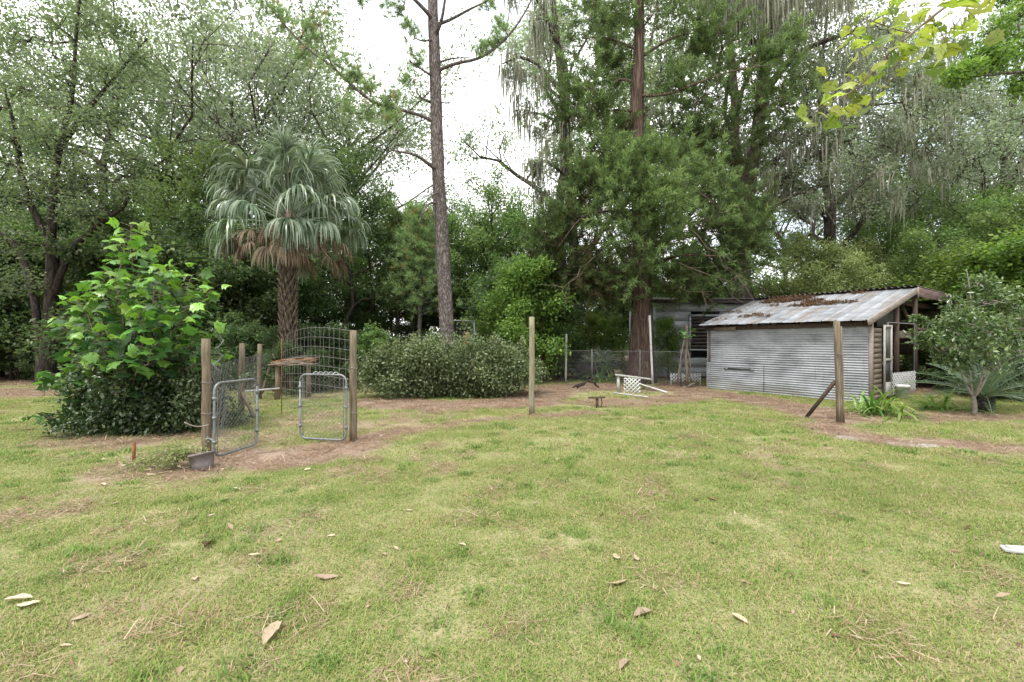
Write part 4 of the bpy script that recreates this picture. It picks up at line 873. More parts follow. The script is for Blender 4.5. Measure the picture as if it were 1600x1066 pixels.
# palmettos ------------------------------------------------------
def palmetto(base, n, size, label, group=None):
    e = thing('palmetto', label, 'palmetto', base, 0, group)
    for k in range(n):
        an = k * 2.399 + r.random(); el = R(75 - 60 * k / n); dv = np.array([math.cos(an) * math.cos(el), math.sin(an) * math.cos(el), math.sin(el)])
        fan(r, (0, 0, 0.0), dv, size * (0.8 + 0.3 * r.random()), size * 0.62, 20, 0.07, 0.7, 0.45 + 0.25 * r.random(), 110, 0.45).build('frond', M['palm_leaf'], e)
for px, d, n, s_ in [(1592, 11.9, 12, 1.15), (1640, 11.2, 12, 1.3), (1565, 12.6, 10, 1.0)]:
    palmetto(((px - 800) / FPX * d, d, 0), n, s_, 'palmetto with spread fan leaves behind the cycad and glossy shrub', 'palmettos behind the cycad')
palmetto(((935 - 800) / FPX * 18.4, 18.4, 0), 13, 1.0, 'palmetto behind the chain-link fence beside the cedar')

# ------------------------------------------------------------------ shrubs and garden plants
def bush(name, label, cat, base, rx, ry, h, leaf, r, anchors, per, size, sig, stems=18, low=0.08, shoots=0, aspect=0.55, lump=0.22, foot=0.75, ex=0.72):
    """dome of foliage: lumpy shell of leaf clumps over a fan of stems"""
    e = thing(name, label, cat, base)
    q = unit(r.normal(0, 1, (anchors, 3))); q[:, 2] = np.abs(q[:, 2])
    rad = 0.52 + 0.5 * r.random(anchors) ** 0.6
    an = np.arctan2(q[:, 1], q[:, 0]); lumps = 1 + lump * (vnoise(an * 2.2 + 9, q[:, 2] * 3, 17) - 0.5) * 2 + lump * 0.6 * (vnoise(an * 6, q[:, 2] * 7, 18) - 0.5) * 2
    sup = np.abs(q) ** 1.0; sup = unit(np.sign(q) * np.abs(q) ** ex)
    P = sup * (rad * lumps)[:, None] * [rx, ry, h]
    P[:, 2] = np.maximum(P[:, 2], 0) + low * (0.6 + r.random(anchors))
    nar = foot + (1 - foot) * np.clip(P[:, 2] / (0.35 * h), 0, 1); P[:, 0] *= nar; P[:, 1] *= nar
    mb = MB()
    for k in range(stems):
        a_ = r.random() * 6.28; f = r.random() ** 0.5
        tip = np.array([rx * f * math.cos(a_) * 0.85, ry * f * math.sin(a_) * 0.85, h * (0.5 + 0.4 * r.random())])
        mb.tube(curve(tip * [0.35, 0.35, 0], tip, r, 0.08, 5), np.linspace(0.022, 0.006, 5), 5, False)
    sh = []
    for k in range(shoots):
        i = r.integers(anchors); p = P[i]
        if p[2] < 0.5 * h: continue
        d_ = unit(np.array([r.normal(0, 0.3), r.normal(0, 0.3), 1.0])); l = 0.15 + 0.28 * r.random()
        mb.tube([p, p + d_ * l * 0.6, p + d_ * l], [0.005, 0.004, 0.002], 4, False)
        for j in range(5): sh.append(p + d_ * l * (0.3 + 0.7 * j / 4))
    mb.build('stems', M['twig'], e, True)
    V, T, tt = leaf_cloud(r, P, sig, per, size, aspect=aspect, up=0.35, flat=0.9)
    tt = np.clip(tt + np.repeat(0.7 * (fbm(P[:, 0] * 3 + P[:, 1] * 1.3, P[:, 2] * 4, 23) - 0.5), per * 4), 0, 1)
    if sh:
        V2, T2, t2 = leaf_cloud(r, np.array(sh), 0.035, 5, size, aspect=aspect, up=0.2, flat=1.0, droop=-0.4)
        T = np.vstack([T, T2 + len(V)]); V = np.vstack([V, V2]); tt = np.concatenate([tt, np.clip(t2 + 0.2, 0, 1)])
    obj('foliage', mesh_np('foliage', V, T, None, tt, M[leaf]), e)
    return e
r = np.random.default_rng(71)
bush('dark_shrub', 'low dark green small-leaved shrub under the broad-leaved sapling', 'shrub', (-6.38, 8.2, 0), 1.05, 0.95, 1.05, 'shrub_leaf', r, 1000, 24, 0.072, 0.12, shoots=150, low=0.05, lump=0.5, foot=0.95, ex=1.0)
bush('hedge', 'long rounded grey-green hedge in front of the pine', 'hedge', (-1.72, 13.3, 0), 2.5, 1.2, 1.44, 'hedge_leaf', r, 1700, 30, 0.085, 0.15, stems=40, shoots=420, low=0.1, lump=0.34)

# lobed leaves for the sapling and the overhanging branch
HALF = [(0, 0), (0.16, -0.07), (0.33, 0.05), (0.54, 0.12), (0.45, 0.27), (0.57, 0.50), (0.38, 0.52), (0.27, 0.66), (0.15, 0.72), (0, 1.0)]
def lobed(r, curl=0.25, name='leaf', mat=None, tint=0.5):
    out_ = HALF + [(-x_, y_) for x_, y_ in HALF[-2:0:-1]]
    out_ = [(x_ * (1 + r.normal(0, 0.06)), y_ + r.normal(0, 0.02)) for x_, y_ in out_]
    pts = [(0, 0.2), (0, 0.42), (0, 0.68)] + out_
    V = np.array([(x_, y_, -curl * (abs(x_) ** 1.4) * 1.1 - curl * 0.7 * (y_ - 0.2) ** 2 + 0.05 * math.sin(9 * x_ + r.random()) * abs(x_)) for x_, y_ in pts])
    n = len(out_); T = []
    for i in range(n):
        a_, b_ = i, (i + 1) % n
        ym = (out_[a_][1] + out_[b_][1]) / 2; c = 0 if ym < 0.22 else (1 if ym < 0.55 else 2)
        T.append([c, 3 + a_, 3 + b_])
        ca = 0 if out_[a_][1] < 0.22 else (1 if out_[a_][1] < 0.55 else 2)
    T += [[0, 3 + 3, 1], [1, 3 + 6, 2], [0, 1, 3 + n - 3], [1, 2, 3 + n - 6]]
    return mesh_np(name, V, T, None, np.full(len(V), tint), mat)
def leaf_rot(r, out_dir, tilt=0.5):
    """leaf matrix: blade points away from its stem, upper face mostly to the sky"""
    y_ = unit(np.asarray(out_dir) * [1, 1, 0.4] + r.normal(0, 0.35, 3) + [0, 0, -0.25]); n_ = unit(np.array([0, 0, 1.0]) + r.normal(0, tilt, 3) + 0.5 * unit(np.asarray(out_dir) * [1, 1, 0]))
    x_ = unit(np.cross(y_, n_)); z_ = np.cross(x_, y_)
    return Matrix(((x_[0], y_[0], z_[0]), (x_[1], y_[1], z_[1]), (x_[2], y_[2], z_[2]))).to_4x4()
r = np.random.default_rng(72)
D = 8.35
sb = np.array([(212 - 800) / FPX * D, D, 0.0])
sap = thing('broadleaf_sapling', 'broad-leaved sapling with large bright green lobed leaves above the dark shrub', 'sapling', sb)
LV = [lobed(r, 0.12 + 0.3 * k / 7, 'leaf', M['sapling_leaf'], 0.12 + 0.84 * (k % 8) / 7) for k in range(16)]
mb = MB(); spots = []
for tx, ty, dd, n in [(205, 352, 0, 26), (196, 372, -.4, 22), (225, 385, .3, 22), (160, 440, -.5, 24), (120, 470, -.3, 22), (268, 415, -.3, 24), (300, 430, .2, 22), (330, 450, .1, 22), (95, 500, -.2, 20), (85, 585, -.5, 16), (75, 600, .1, 14), (250, 420, -.9, 24), (180, 430, -1.0, 24), (290, 480, -.9, 22), (220, 480, -1.2, 22), (150, 520, -1.0, 20), (320, 520, -.6, 18), (110, 560, -.9, 18), (55, 655, -.9, 8), (330, 560, -.3, 14), (240, 540, -1.2, 16), (180, 560, -1.1, 16), (280, 540, .4, 18), (140, 450, .6, 18), (240, 450, .7, 20)]:
    tip = at(tx, ty, D + dd) - sb; st = np.array([r.normal(0, 0.12), r.normal(0, 0.1), 0.0])
    cv = curve(st, tip, r, 0.04, 9, 0.06); mb.tube(cv, np.linspace(0.022, 0.005, 9), 5, False)
    n = int(n * 2.1)
    for j in range(n):
        f = 1 - 0.75 * (j / n) ** 1.15; i = min(int(f * 8), 7); p = cv[i] + (cv[i + 1] - cv[i]) * (f * 8 - i)
        a_ = j * 2.4 + r.random(); o_ = unit(np.array([math.cos(a_), math.sin(a_), 0.35]))
        pl_ = 0.08 + 0.16 * r.random() + 0.1 * (1 - f); q = p + o_ * pl_
        if q[2] < 0.18: continue
        mb.tube([p, p + o_ * pl_ * 0.6 + [0, 0, 0.01], q], [0.004, 0.003, 0.003], 3, False)
        spots.append((q, o_, f, (p - tip * 0)[2]))
mb.build('stems', M['twig'], sap, True)
# outer leaves facing the garden are single parts, the hidden inner ones one mass
sc_ = [(-(s[0][1]) * 0.6 + np.linalg.norm(s[0][[0, 2]] - [0, 1.6]) * 0.5) for s in spots]
order = np.argsort(sc_)[::-1]
rest = MB()
for rank, i in enumerate(order):
    q, o_, f, z_ = spots[i]
    size = (0.17 + 0.11 * r.random()) * (0.8 + 0.3 * (1 - f)); young = np.clip(0.02 + 0.55 * (f - 0.4) / 0.6 + 0.3 * (q[2] - 1.0) / 2.5 + r.normal(0, 0.22) + (0.3 if r.random() < 0.15 else 0), 0, 0.999)
    me = LV[int(young * 8) + 8 * (rank % 2)]; mt = leaf_rot(r, o_)
    if rank < 300:
        lf = obj('leaf', me, sap); lf.matrix_local = Matrix.Translation(q) @ mt @ Matrix.Scale(size, 4)
    else:
        v_ = np.zeros(len(me.vertices) * 3); me.vertices.foreach_get('co', v_); v_ = v_.reshape(-1, 3) * size @ np.array(mt.to_3x3()).T + q
        rest.add(v_, T=[list(p.vertices) for p in me.polygons], tint=young)
rest.build('foliage', M['sapling_leaf'], sap)['kind'] = 'stuff'

# overhanging branch close by: its tree stands outside the view
r = np.random.default_rng(73)
mt_ = thing('maple_tree', 'maple whose yellow-green lobed leaves hang in from above on a thin branch', 'tree', (5.6, 2.4, 0))
mb = MB(); bo = np.array([5.6, 2.4, 0.0])
mb.tube([(0, 0, -0.1), (0, 0, 1.5), (0.05, 0, 3.2), (0, 0.1, 5.0), (0.1, 0.1, 7.0)], [0.2, 0.15, 0.13, 0.1, 0.05], 10, rough=0.05)
D = 3.3
main = np.vstack([[np.array([0, 0.05, 4.3])], A(D, (1760, -110, 3.0), (1600, -60, 3.1), (1500, -5, 3.2), (1425, 52, 3.25), (1385, 88), (1350, 128), (1322, 148), (1275, 172)) - bo])
limbs_ = [main] + [A(D, *p) - bo for p in [((1425, 52, 3.25), (1395, 45), (1350, 30), (1330, 38)), ((1530, -20, 3.2), (1500, 30, 3.1), (1475, 60, 3.0)), ((1385, 88), (1400, 115), (1385, 130)), ((1322, 148), (1320, 170), (1335, 180)), ((1600, -60, 3.1), (1560, -10, 3.4), (1510, 10, 3.5)), ((1480, 10, 3.2), (1440, 10, 3.5), (1400, 20, 3.6))]]
for k, P in enumerate(limbs_): mb.tube(smooth_poly(P, 3), np.interp(np.linspace(0, 1, (len(P) - 1) * 3 + 1), [0, 0.3, 1], [0.05, 0.012, 0.003] if k == 0 else [0.006, 0.004, 0.002]), 5, False)
BL = [lobed(r, 0.15 + 0.25 * r.random(), 'leaf', M['branch_leaf'], t_) for t_ in (0.1, 0.35, 0.55, 0.7, 0.8, 0.9, 1.0)]
tgt = [(1300, 172), (1275, 178), (1268, 192), (1292, 188), (1330, 165), (1345, 172), (1305, 150), (1285, 160), (1318, 132), (1335, 140), (1290, 130), (1350, 150), (1372, 132), (1350, 112), (1340, 95), (1378, 118), (1390, 95), (1410, 92), (1368, 100), (1335, 60), (1322, 62), (1345, 42), (1360, 55), (1350, 25), (1375, 28), (1385, 55), (1365, 75), (1405, 65), (1440, 85), (1450, 55), (1430, 30), (1415, 25), (1455, 25), (1470, 70), (1490, 68), (1500, 40), (1480, 20), (1520, 25), (1510, 60), (1400, 40), (1390, 20), (1440, 5), (1470, 0), (1535, 5), (1425, 70), (1330, 120), (1310, 190), (1500, 10), (1465, 45)]
for px, py in tgt + [(x_ + r.normal(0, 14), y_ + r.normal(0, 12)) for x_, y_ in tgt]:
    d_ = D + r.normal(0, 0.13) - (0.15 if px > 1440 else 0); q = at(px, py, d_) - bo
    cand = np.vstack([smooth_poly(P, 3) for P in limbs_]); c = cand[np.linalg.norm(cand - q, axis=1).argmin()]
    mb.tube([c, (c + q) / 2 + [0, 0, 0.01], q], [0.002, 0.0015, 0.0015], 3, False)
    o_ = unit(q - c + r.normal(0, 0.01, 3)); m4 = leaf_rot(r, o_ + np.array([0, 0, -0.5]), 0.75)
    lf = obj('leaf', BL[r.integers(7)], mt_); sz = 0.07 + 0.035 * r.random(); sz *= 1.2 if px > 1440 else 1
    lf.matrix_local = Matrix.Translation(q) @ m4 @ Matrix.Translation((0, -0.1 * 0, 0)) @ Matrix.Scale(sz, 4)
mb.build('trunk', M['twig'], mt_, True)

# leafy limbs reaching in beyond the maple branch
r = np.random.default_rng(74)
D = 10.0
gl = [(A(D, (1800, 646), (1790, 500), (1780, 300), (1760, 100), (1740, -80)), [0.2, 0.15, 0.13, 0.1, 0.05]), (A(D, (1770, 140), (1690, 90, 9.8), (1610, 60, 9.6), (1540, 50, 9.5)), [0.07, 0.05, 0.03, 0.012]),
      (A(D, (1775, 220), (1700, 150, 9.6), (1620, 115, 9.4), (1520, 120, 9.2), (1480, 130, 9.2)), [0.07, 0.05, 0.03, 0.02, 0.01]), (A(D, (1750, 40), (1680, -10), (1600, -20), (1550, -10)), [0.06, 0.04, 0.02, 0.01])]
gb = [(at(px, py, D + dd), rp_ / FPX * D) for px, py, rp_, dd in [(1590, 20, 32, -.4), (1555, 50, 24, -.5), (1600, 70, 34, -.4), (1560, 100, 26, -.6), (1515, 105, 20, -.8), (1490, 120, 15, -.8), (1600, 125, 28, -.6), (1640, 50, 40, 0), (1650, 130, 40, 0), (1620, -20, 40, 0), (1570, -10, 26, 0), (1535, 85, 18, -.6)]]
limb_tree('leafy_tree', 'leafy bright green tree whose boughs reach in behind the maple branch', 'tree', A(D, (1800, 646))[0] * [1, 1, 0], gl, gb, 'oak_bark', 'lime_leaf', r, per=26, size=0.085, sub=10, sig=0.13, aspect=0.5, twig_r=0.015)

# glossy shrub with forked pale stems
r = np.random.default_rng(75)
D = 9.95
cbase = gp(1523, 648); cbase[2] = hz(cbase[0], cbase[1])
cl = [(A(D, (1523, 650), (1522, 628), (1520, 618)), [0.05, 0.045, 0.04])]
for seg in [[(1520, 620), (1508, 598), (1500, 575), (1488, 540), (1480, 500)], [(1520, 618), (1516, 590, 10.0), (1518, 560, 10.1), (1520, 500, 10.2)], [(1521, 622), (1533, 605), (1545, 580), (1556, 540), (1562, 490)], [(1522, 620), (1532, 596, 9.8), (1537, 570, 9.7), (1545, 530, 9.6)], [(1500, 575), (1480, 555, 9.8), (1462, 545, 9.6)], [(1508, 560), (1478, 520), (1455, 508), (1432, 500)], [(1556, 540), (1590, 520), (1620, 500)], [(1520, 500, 10.2), (1515, 450, 10.2), (1510, 420, 10.2)], [(1545, 580), (1580, 560, 9.7), (1610, 550, 9.6)]]:
    cl.append((A(D, *seg), np.linspace(0.028, 0.006, len(seg))))
cb = [(at(px, py, D + dd), rp_ / FPX * D) for px, py, rp_, dd in [(1535, 445, 18, .2), (1505, 485, 24, 0), (1545, 475, 30, 0), (1480, 510, 30, -.1), (1520, 510, 34, -.3), (1560, 510, 34, -.2), (1465, 545, 26, -.2), (1500, 550, 30, -.4), (1540, 550, 30, -.4), (1580, 545, 28, -.2), (1595, 500, 30, 0), (1570, 460, 24, .2), (1450, 525, 14, -.2)]]
ge, gan, gdir, _ = limb_tree('glossy_shrub', 'glossy-leaved shrub with forked pale grey stems at the open shed end', 'shrub', cbase, cl, [(c_, q_ * 1.15) for c_, q_ in cb], 'pale_twig', None, r, sub=11, twig_r=0.008, sides=8)
arch = smooth_poly(A(D, (1478, 520), (1455, 508), (1438, 500), (1428, 497)), 4) - cbase
an_ = np.vstack([gan, np.repeat(arch[3:], 2, 0)])
V, T, tt = leaf_cloud(r, an_, np.concatenate([np.full(len(gan), 0.11), np.full(len(an_) - len(gan), 0.03)]), 18, 0.095, aspect=0.48, up=0.6, flat=0.9)
obj('crown', mesh_np('crown', V, T, None, tt, M['camellia_leaf']), ge)

# cycad
r = np.random.default_rng(76)
cy_ = gp(1537, 643); cy_[2] = hz(cy_[0], cy_[1])
cyc = thing('cycad', 'cycad with stiff feathery arching fronds on a stubby dark trunk', 'cycad', cy_)
mb = MB(); mb.tube([(0, 0, -0.05), (0, 0, 0.12), (0, 0, 0.28), (0, 0, 0.36)], [0.13, 0.17, 0.16, 0.06], 12, rough=0.08)
for k in range(60): a_ = k * 2.399; z = 0.02 + 0.3 * k / 60; p = np.array([math.cos(a_), math.sin(a_), 0]) ; mb.tube([p * 0.14 + [0, 0, z], p * 0.2 + [0, 0, z + 0.05]], [0.03, 0.008], 4)
mb.build('trunk', M['dark_bark'], cyc)
for k in range(22):
    a_ = k * 2.399; el = R(66 - 56 * k / 22); mb = MB(); dv = np.array([math.cos(a_) * math.cos(el), math.sin(a_) * math.cos(el), math.sin(el)]); ln = 1.35 + 0.25 * r.random()
    pts = [np.array([0, 0, 0.33])]; d_ = dv.copy()
    for j in range(9): d_ = unit(d_ + [0, 0, -0.085]); pts.append(pts[-1] + d_ * ln / 9)
    pts = np.array(pts); mb.tube(pts, np.linspace(0.012, 0.003, 10), 4, tint=0.8)
    T_ = unit(np.gradient(pts, axis=0)); f = np.repeat(np.linspace(0.1, 0.99, 42), 2); i = np.minimum((f * 9).astype(int), 8)
    P = pts[i] + (pts[i + 1] - pts[i]) * (f * 9 - i)[:, None]; tg = T_[i]; sd = unit(np.cross(tg, [0, 0, 1.0])) * np.tile([1, -1], 42)[:, None]; up = np.cross(sd, tg) * np.tile([1, -1], 42)[:, None]
    U = unit(sd * 0.85 + tg * 0.55 + up * 0.4); l = 0.17 * np.sin(np.clip(f * 1.05, 0.12, 1) * math.pi) ** 0.5 + 0.03
    V, T = leaves(P, U, up, l, 0.014, 0.0); mb.add(V, T=T, tint=np.repeat(np.clip(0.55 + r.normal(0, 0.2, len(P)), 0, 1), 4))
    mb.build('frond', M['cycad_leaf'], cyc)

# strap-leaved clumps
def strap_clump(base, n, ln, label, group=None, w=0.05, name='strap_leaf_plant', seed=1, spread=0.12):
    r = np.random.default_rng(seed); e = thing(name, label, 'plant', (base[0], base[1], hz(base[0], base[1])), 0, group)
    for k in range(n):
        a_ = r.random() * 6.28; el = R(25 + 52 * r.random()); l = ln * (0.6 + 0.6 * r.random()); p = np.array([r.normal(0, spread), r.normal(0, spread), 0.0])
        d_ = np.array([math.cos(a_) * math.cos(el), math.sin(a_) * math.cos(el), math.sin(el)]); pts = [p]
        for j in range(7): d_ = unit(d_ + [0, 0, -0.17 - 0.1 * j / 7]); q = pts[-1] + d_ * l / 7; q[2] = max(q[2], 0.02); pts.append(q)
        pts = np.array(pts); ww = w * np.array([0.7, 1, 1, 1, 0.95, 0.8, 0.55, 0.08]) * (0.7 + 0.5 * r.random()); sd = unit(np.cross(np.gradient(pts, axis=0), [0, 0, 1.0]))
        keel = pts - [0, 0, 0.008]
        V = np.stack([pts - sd * ww[:, None] / 2, keel, pts + sd * ww[:, None] / 2], 1).reshape(-1, 3)
        Q = [[3 * j + c, 3 * j + c + 1, 3 * j + c + 4, 3 * j + c + 3] for j in range(7) for c in (0, 1)]
        MB().add(V, Q, tint=float(np.clip(r.normal(0.55, 0.25), 0, 1))).build('leaf', M['strap_leaf'], e, True)
    return e
strap_clump(gp(1382, 650), 60, 0.95, 'large clump of arching bright strap leaves beside the braced post', seed=3, spread=0.2)
strap_clump(gp(1345, 646), 26, 0.6, 'small strap-leaved clump against the foot of the corrugated wall', seed=4)
strap_clump(gp(1468, 640), 42, 0.75, 'strap-leaved clump between the white bucket and the cycad', seed=5, spread=0.18)
strap_clump(gp(948, 598), 34, 0.95, 'strap-leaved clump at the foot of the chain-link fence', seed=6, spread=0.22)
strap_clump(gp(1000, 608), 24, 0.6, 'low strap-leaved clump behind the white lattice', seed=7, spread=0.3)

# ------------------------------------------------------------------ posts, gates and wire
def post(name, label, px, pbase, h, rad, mat='post_wood', sides=9, lean=(0, 0), cat='post', square=False, cap=None):
    b_ = gp(px, pbase); e = thing(name, label, cat, (b_[0], b_[1], hz(b_[0], b_[1]) - 0.03))
    mb = MB()
    if square: mb.beam((0, 0, 0), (lean[0], lean[1], h + 0.03), rad * 2, rad * 2, jit=0.002)
    else:
        k = np.linspace(0, 1, 9); P = np.stack([lean[0] * k, lean[1] * k, (h + 0.03) * k], -1); P[:, :2] += rng.normal(0, 0.004, (9, 2))
        mb.tube(P, rad * (1.06 - 0.1 * k), sides, rough=0.025)
    mb.build('shaft', M[mat], e, not square)
    return e
PA = post('gate_post', 'thick weathered gate post with the planter at its foot', 322, 712, 1.63, 0.058)
PB = post('gate_post', 'weathered gate post holding the wire panel and the closed gate', 552, 690, 1.77, 0.056)
PC = post('fence_post', 'lone pale green-brown round post in front of the hedge', 831, 648, 2.13, 0.062, 'green_post', 12)
MB().tube([(0, 0, 2.15), (0, 0, 2.17)], [0.05, 0.048], 12).build('cap', M['black_plastic'], PC)
PD = post('fence_post', 'tall split post with a diagonal brace in front of the corrugated wall', 1312, 661, 2.0, 0.044, 'post_wood', square=True, lean=(-0.06, 0))
pd = gp(1312, 661); bq = gp(1258, 652) - pd
mb = MB(); mb.beam((bq[0], bq[1], 0.0), (-0.05, 0.05, 0.85), 0.06, 0.06); mb.build('brace', M['brown_wood'], PD)
mb = MB(); mb.beam((0.064, 0.0, 0.0), (0.006, 0.0, 1.92), 0.032, 0.075, jit=0.002); mb.build('split_half', M['post_wood'], PD)
mb = MB(); mb.tube([(-0.09, -0.07, 1.38), (-0.07, -0.02, 1.36), (-0.07, 0.07, 1.37), (0.06, 0.09, 1.35), (0.07, -0.07, 1.36), (-0.1, -0.075, 1.40)], 0.006, 4); mb.build('wire_tie', M['dull_wire'], PD)
for P_, z_ in ((PA, 0.62), (PA, 1.05), (PB, 0.5), (PB, 1.2)):
    an = np.linspace(0, 6.28, 12); MB().tube(np.stack([0.064 * np.cos(an), 0.064 * np.sin(an), z_ + 0.01 * np.sin(3 * an)], -1), 0.004, 4).build('wire_tie', M['wire'], P_)

def link_lines(w, h, s):
    """diagonal wires of a chain-link mesh clipped to a w x h rectangle"""
    out_ = []; st = s * math.sqrt(2); c = -h + st * 0.4
    while c < w:
        a0, a1 = max(c, 0), min(c + h, w)
        if a1 - a0 > 0.01:
            out_.append(((a0, a0 - c), (a1, a1 - c))); out_.append(((a0, h - (a0 - c)), (a1, h - (a1 - c))))
        c += st
    return out_
def gate(label, a0, a1, h, z0=0.05):
    a0 = np.asarray(a0, float) * [1, 1, 0]; a1 = np.asarray(a1, float) * [1, 1, 0]; w = np.linalg.norm(a1 - a0); rz = math.atan2(a1[1] - a0[1], a1[0] - a0[0])
    e = thing('chain_link_gate', label, 'gate', (a0[0], a0[1], hz(*a0[:2])), rz)
    c = 0.11; P = []
    for cx, cz, s_ in [(w - c, z0 + h - c, 0), (c, z0 + h - c, 90), (c, z0 + c, 180), (w - c, z0 + c, 270)]:
        for k in range(7): P.append((cx + c * math.cos(R(s_ + 15 * k)), 0, cz + c * math.sin(R(s_ + 15 * k))))
    P.append(P[0]); P = np.array(P)
    mb = MB(); mb.tube(P, 0.0165, 8); mb.build('frame', M['steel'], e, True)
    mb = MB()
    for (x0, y0), (x1, y1) in link_lines(w - 0.04, h - 0.04, 0.05): mb.tube([(x0 + 0.02, 0, y0 + z0 + 0.02), ((x0 + x1) / 2, 0.004, (y0 + y1) / 2 + z0 + 0.02), (x1 + 0.02, 0, y1 + z0 + 0.02)], 0.0016, 3, False)
    mb.tube([(0.05, 0, z0 + 0.03), (0.05, 0, z0 + h - 0.03)], 0.005, 4); mb.tube([(w - 0.05, 0, z0 + 0.03), (w - 0.05, 0, z0 + h - 0.03)], 0.005, 4)
    mb.build('wire_mesh', M['dull_wire'], e)['kind'] = 'stuff'
    for z_ in (z0 + 0.2, z0 + 0.52, z0 + h - 0.2):
        for x_ in (0.0, w): mb = MB(); mb.tube([(x_, 0, z_ - 0.02), (x_, 0, z_ + 0.02)], 0.027, 8); mb.build('clamp', M['steel'], e)
    return e
ga0, ga1 = at(335, 533, 6.05), at(402, 533, 6.85)
g1 = gate('chain-link gate swung open beside the post with the planter', ga0, ga1, 0.98, 0.04)
ghi = gp(541, 693); glo = at(469, 533, 7.28)
g2 = gate('chain-link gate standing closed against the post with the wire panel', ghi, glo, 1.02, 0.05)
mb = MB(); wv = np.linspace(0.12, 0.6, 40); mb.tube(np.stack([wv, 0.03 * np.sin(wv * 70), 1.09 + 0.025 * np.cos(wv * 70)], -1), 0.004, 4); mb.build('wire_coil', M['white_paint'], g2)
# hinges from the posts
mb = MB(); mb.tube([np.array([*gp(322, 712)[:2], 0.25]) - [ga0[0], ga0[1], 0], (0, 0, 0.25)], 0.012, 5); mb.build('hinge', M['steel'], g1).rotation_euler = (0, 0, -g1.rotation_euler.z)

# welded wire panel from the gate post back to the arbour
pB = gp(552, 690)[:2]; pE = at(440, 533, 9.9)[:2]
e = thing('wire_panel', 'tall square-mesh wire panel stretched from the gate post', 'wire fence', (pB[0], pB[1], 0))
vec = pE - pB; Lw = np.linalg.norm(vec); mb = MB()
def wp(f, z): s_ = math.sin(f * math.pi); return np.array([vec[0] * f - 0.10 * s_ * vec[1] / Lw, vec[1] * f + 0.10 * s_ * vec[0] / Lw, z - 0.10 * f + 0.09 * s_ * (z - 0.3)])
for z in np.linspace(0.35, 1.76, 10): mb.tube([wp(f, z) for f in np.linspace(0.01, 1, 14)], 0.0024, 4, False)
for f in np.linspace(0.02, 1, 20): mb.tube([wp(f, z) + rng.normal(0, 0.006, 3) for z in np.linspace(0.33, 1.78, 7)], 0.0021, 4, False)
mb.build('wire_mesh', M['wire'], e)['kind'] = 'stuff'
mb = MB(); q = wp(1, 0); mb.tube([(q[0], q[1], -0.05), (q[0], q[1], 1.66)], 0.009, 5); mb.build('end_rod', M['rust'], e, True)
# fence running back from the left gate post
f0 = gp(322, 712); fp = [gp(377, 648), gp(405, 624), gp(428, 612)]
e = thing('garden_fence', 'poultry-wire fence on weathered posts running back from the open gate', 'fence', f0)
tops = [1.58, 1.55, 1.62]
for q, h_ in zip(fp, tops):
    mb = MB(); d_ = q - f0; k = np.linspace(0, 1, 6)[:, None]; mb.tube(np.array([d_ + [0, 0, -0.03]]) + k * [0.02, 0, h_], 0.062 - 0.006 * k[:, 0], 9, rough=0.03); mb.build('post', M['post_wood'], e, True)
mb = MB(); a_ = gp(397, 654) - f0; mb.beam(a_ + [0, 0, 0.02], fp[0] - f0 + [0.02, 0, 0.5], 0.06, 0.06); mb.build('brace', M['post_wood'], e)
mb = MB(); mb.beam(gp(409, 616) - f0, at(428, 553, gd(616)) - f0, 0.075, 0.05, jit=0.002); mb.build('brace', M['old_plank'], e)
mb = MB(); allp = [f0] + fp
for a_, b_ in zip(allp[:-1], allp[1:]):
    v_ = (b_ - a_)[:2]; w = np.linalg.norm(v_)
    for (x0, y0), (x1, y1) in link_lines(w, 1.15, 0.075):
        P = np.array([[*(a_[:2] - f0[:2] + v_ * (x_ / w)), y_ + 0.08] for x_, y_ in np.linspace((x0, y0), (x1, y1), 5)]); P += rng.normal(0, 0.012, P.shape); mb.tube(P, 0.0017, 3, False)
    for z_ in (0.1, 0.7, 1.25): mb.tube(np.array([[*(a_[:2] - f0[:2] + v_ * k), z_ - 0.05 * math.sin(k * math.pi)] for k in np.linspace(0, 1, 6)]) , 0.003, 3, False)
mb.build('wire_mesh', M['dull_wire'], e)['kind'] = 'stuff'
mb = MB(); k = np.linspace(0, 1, 50); p0 = at(338, 585, 6.7) - f0; p1 = at(347, 510, 6.7) - f0
mb.tube(p0 + (p1 - p0) * k[:, None] + np.stack([0.05 * np.sin(k * 21) * (1.1 - 0.5 * k), 0.04 * np.cos(k * 17), 0.02 * np.sin(k * 40)], -1), 0.006, 4)
mb.build('wire_coil', M['steel'], e, True)
mb = MB(); k = np.linspace(0, 1, 8)[:, None]; q0 = at(288, 660, 6.1) - f0; q1 = at(326, 664, 6.25) - f0; mb.tube(q0 + (q1 - q0) * k + np.array([0, 0, -0.04]) * np.sin(k * 3.14), 0.009, 5); mb.build('wire_end', M['pale_twig'], e, True)

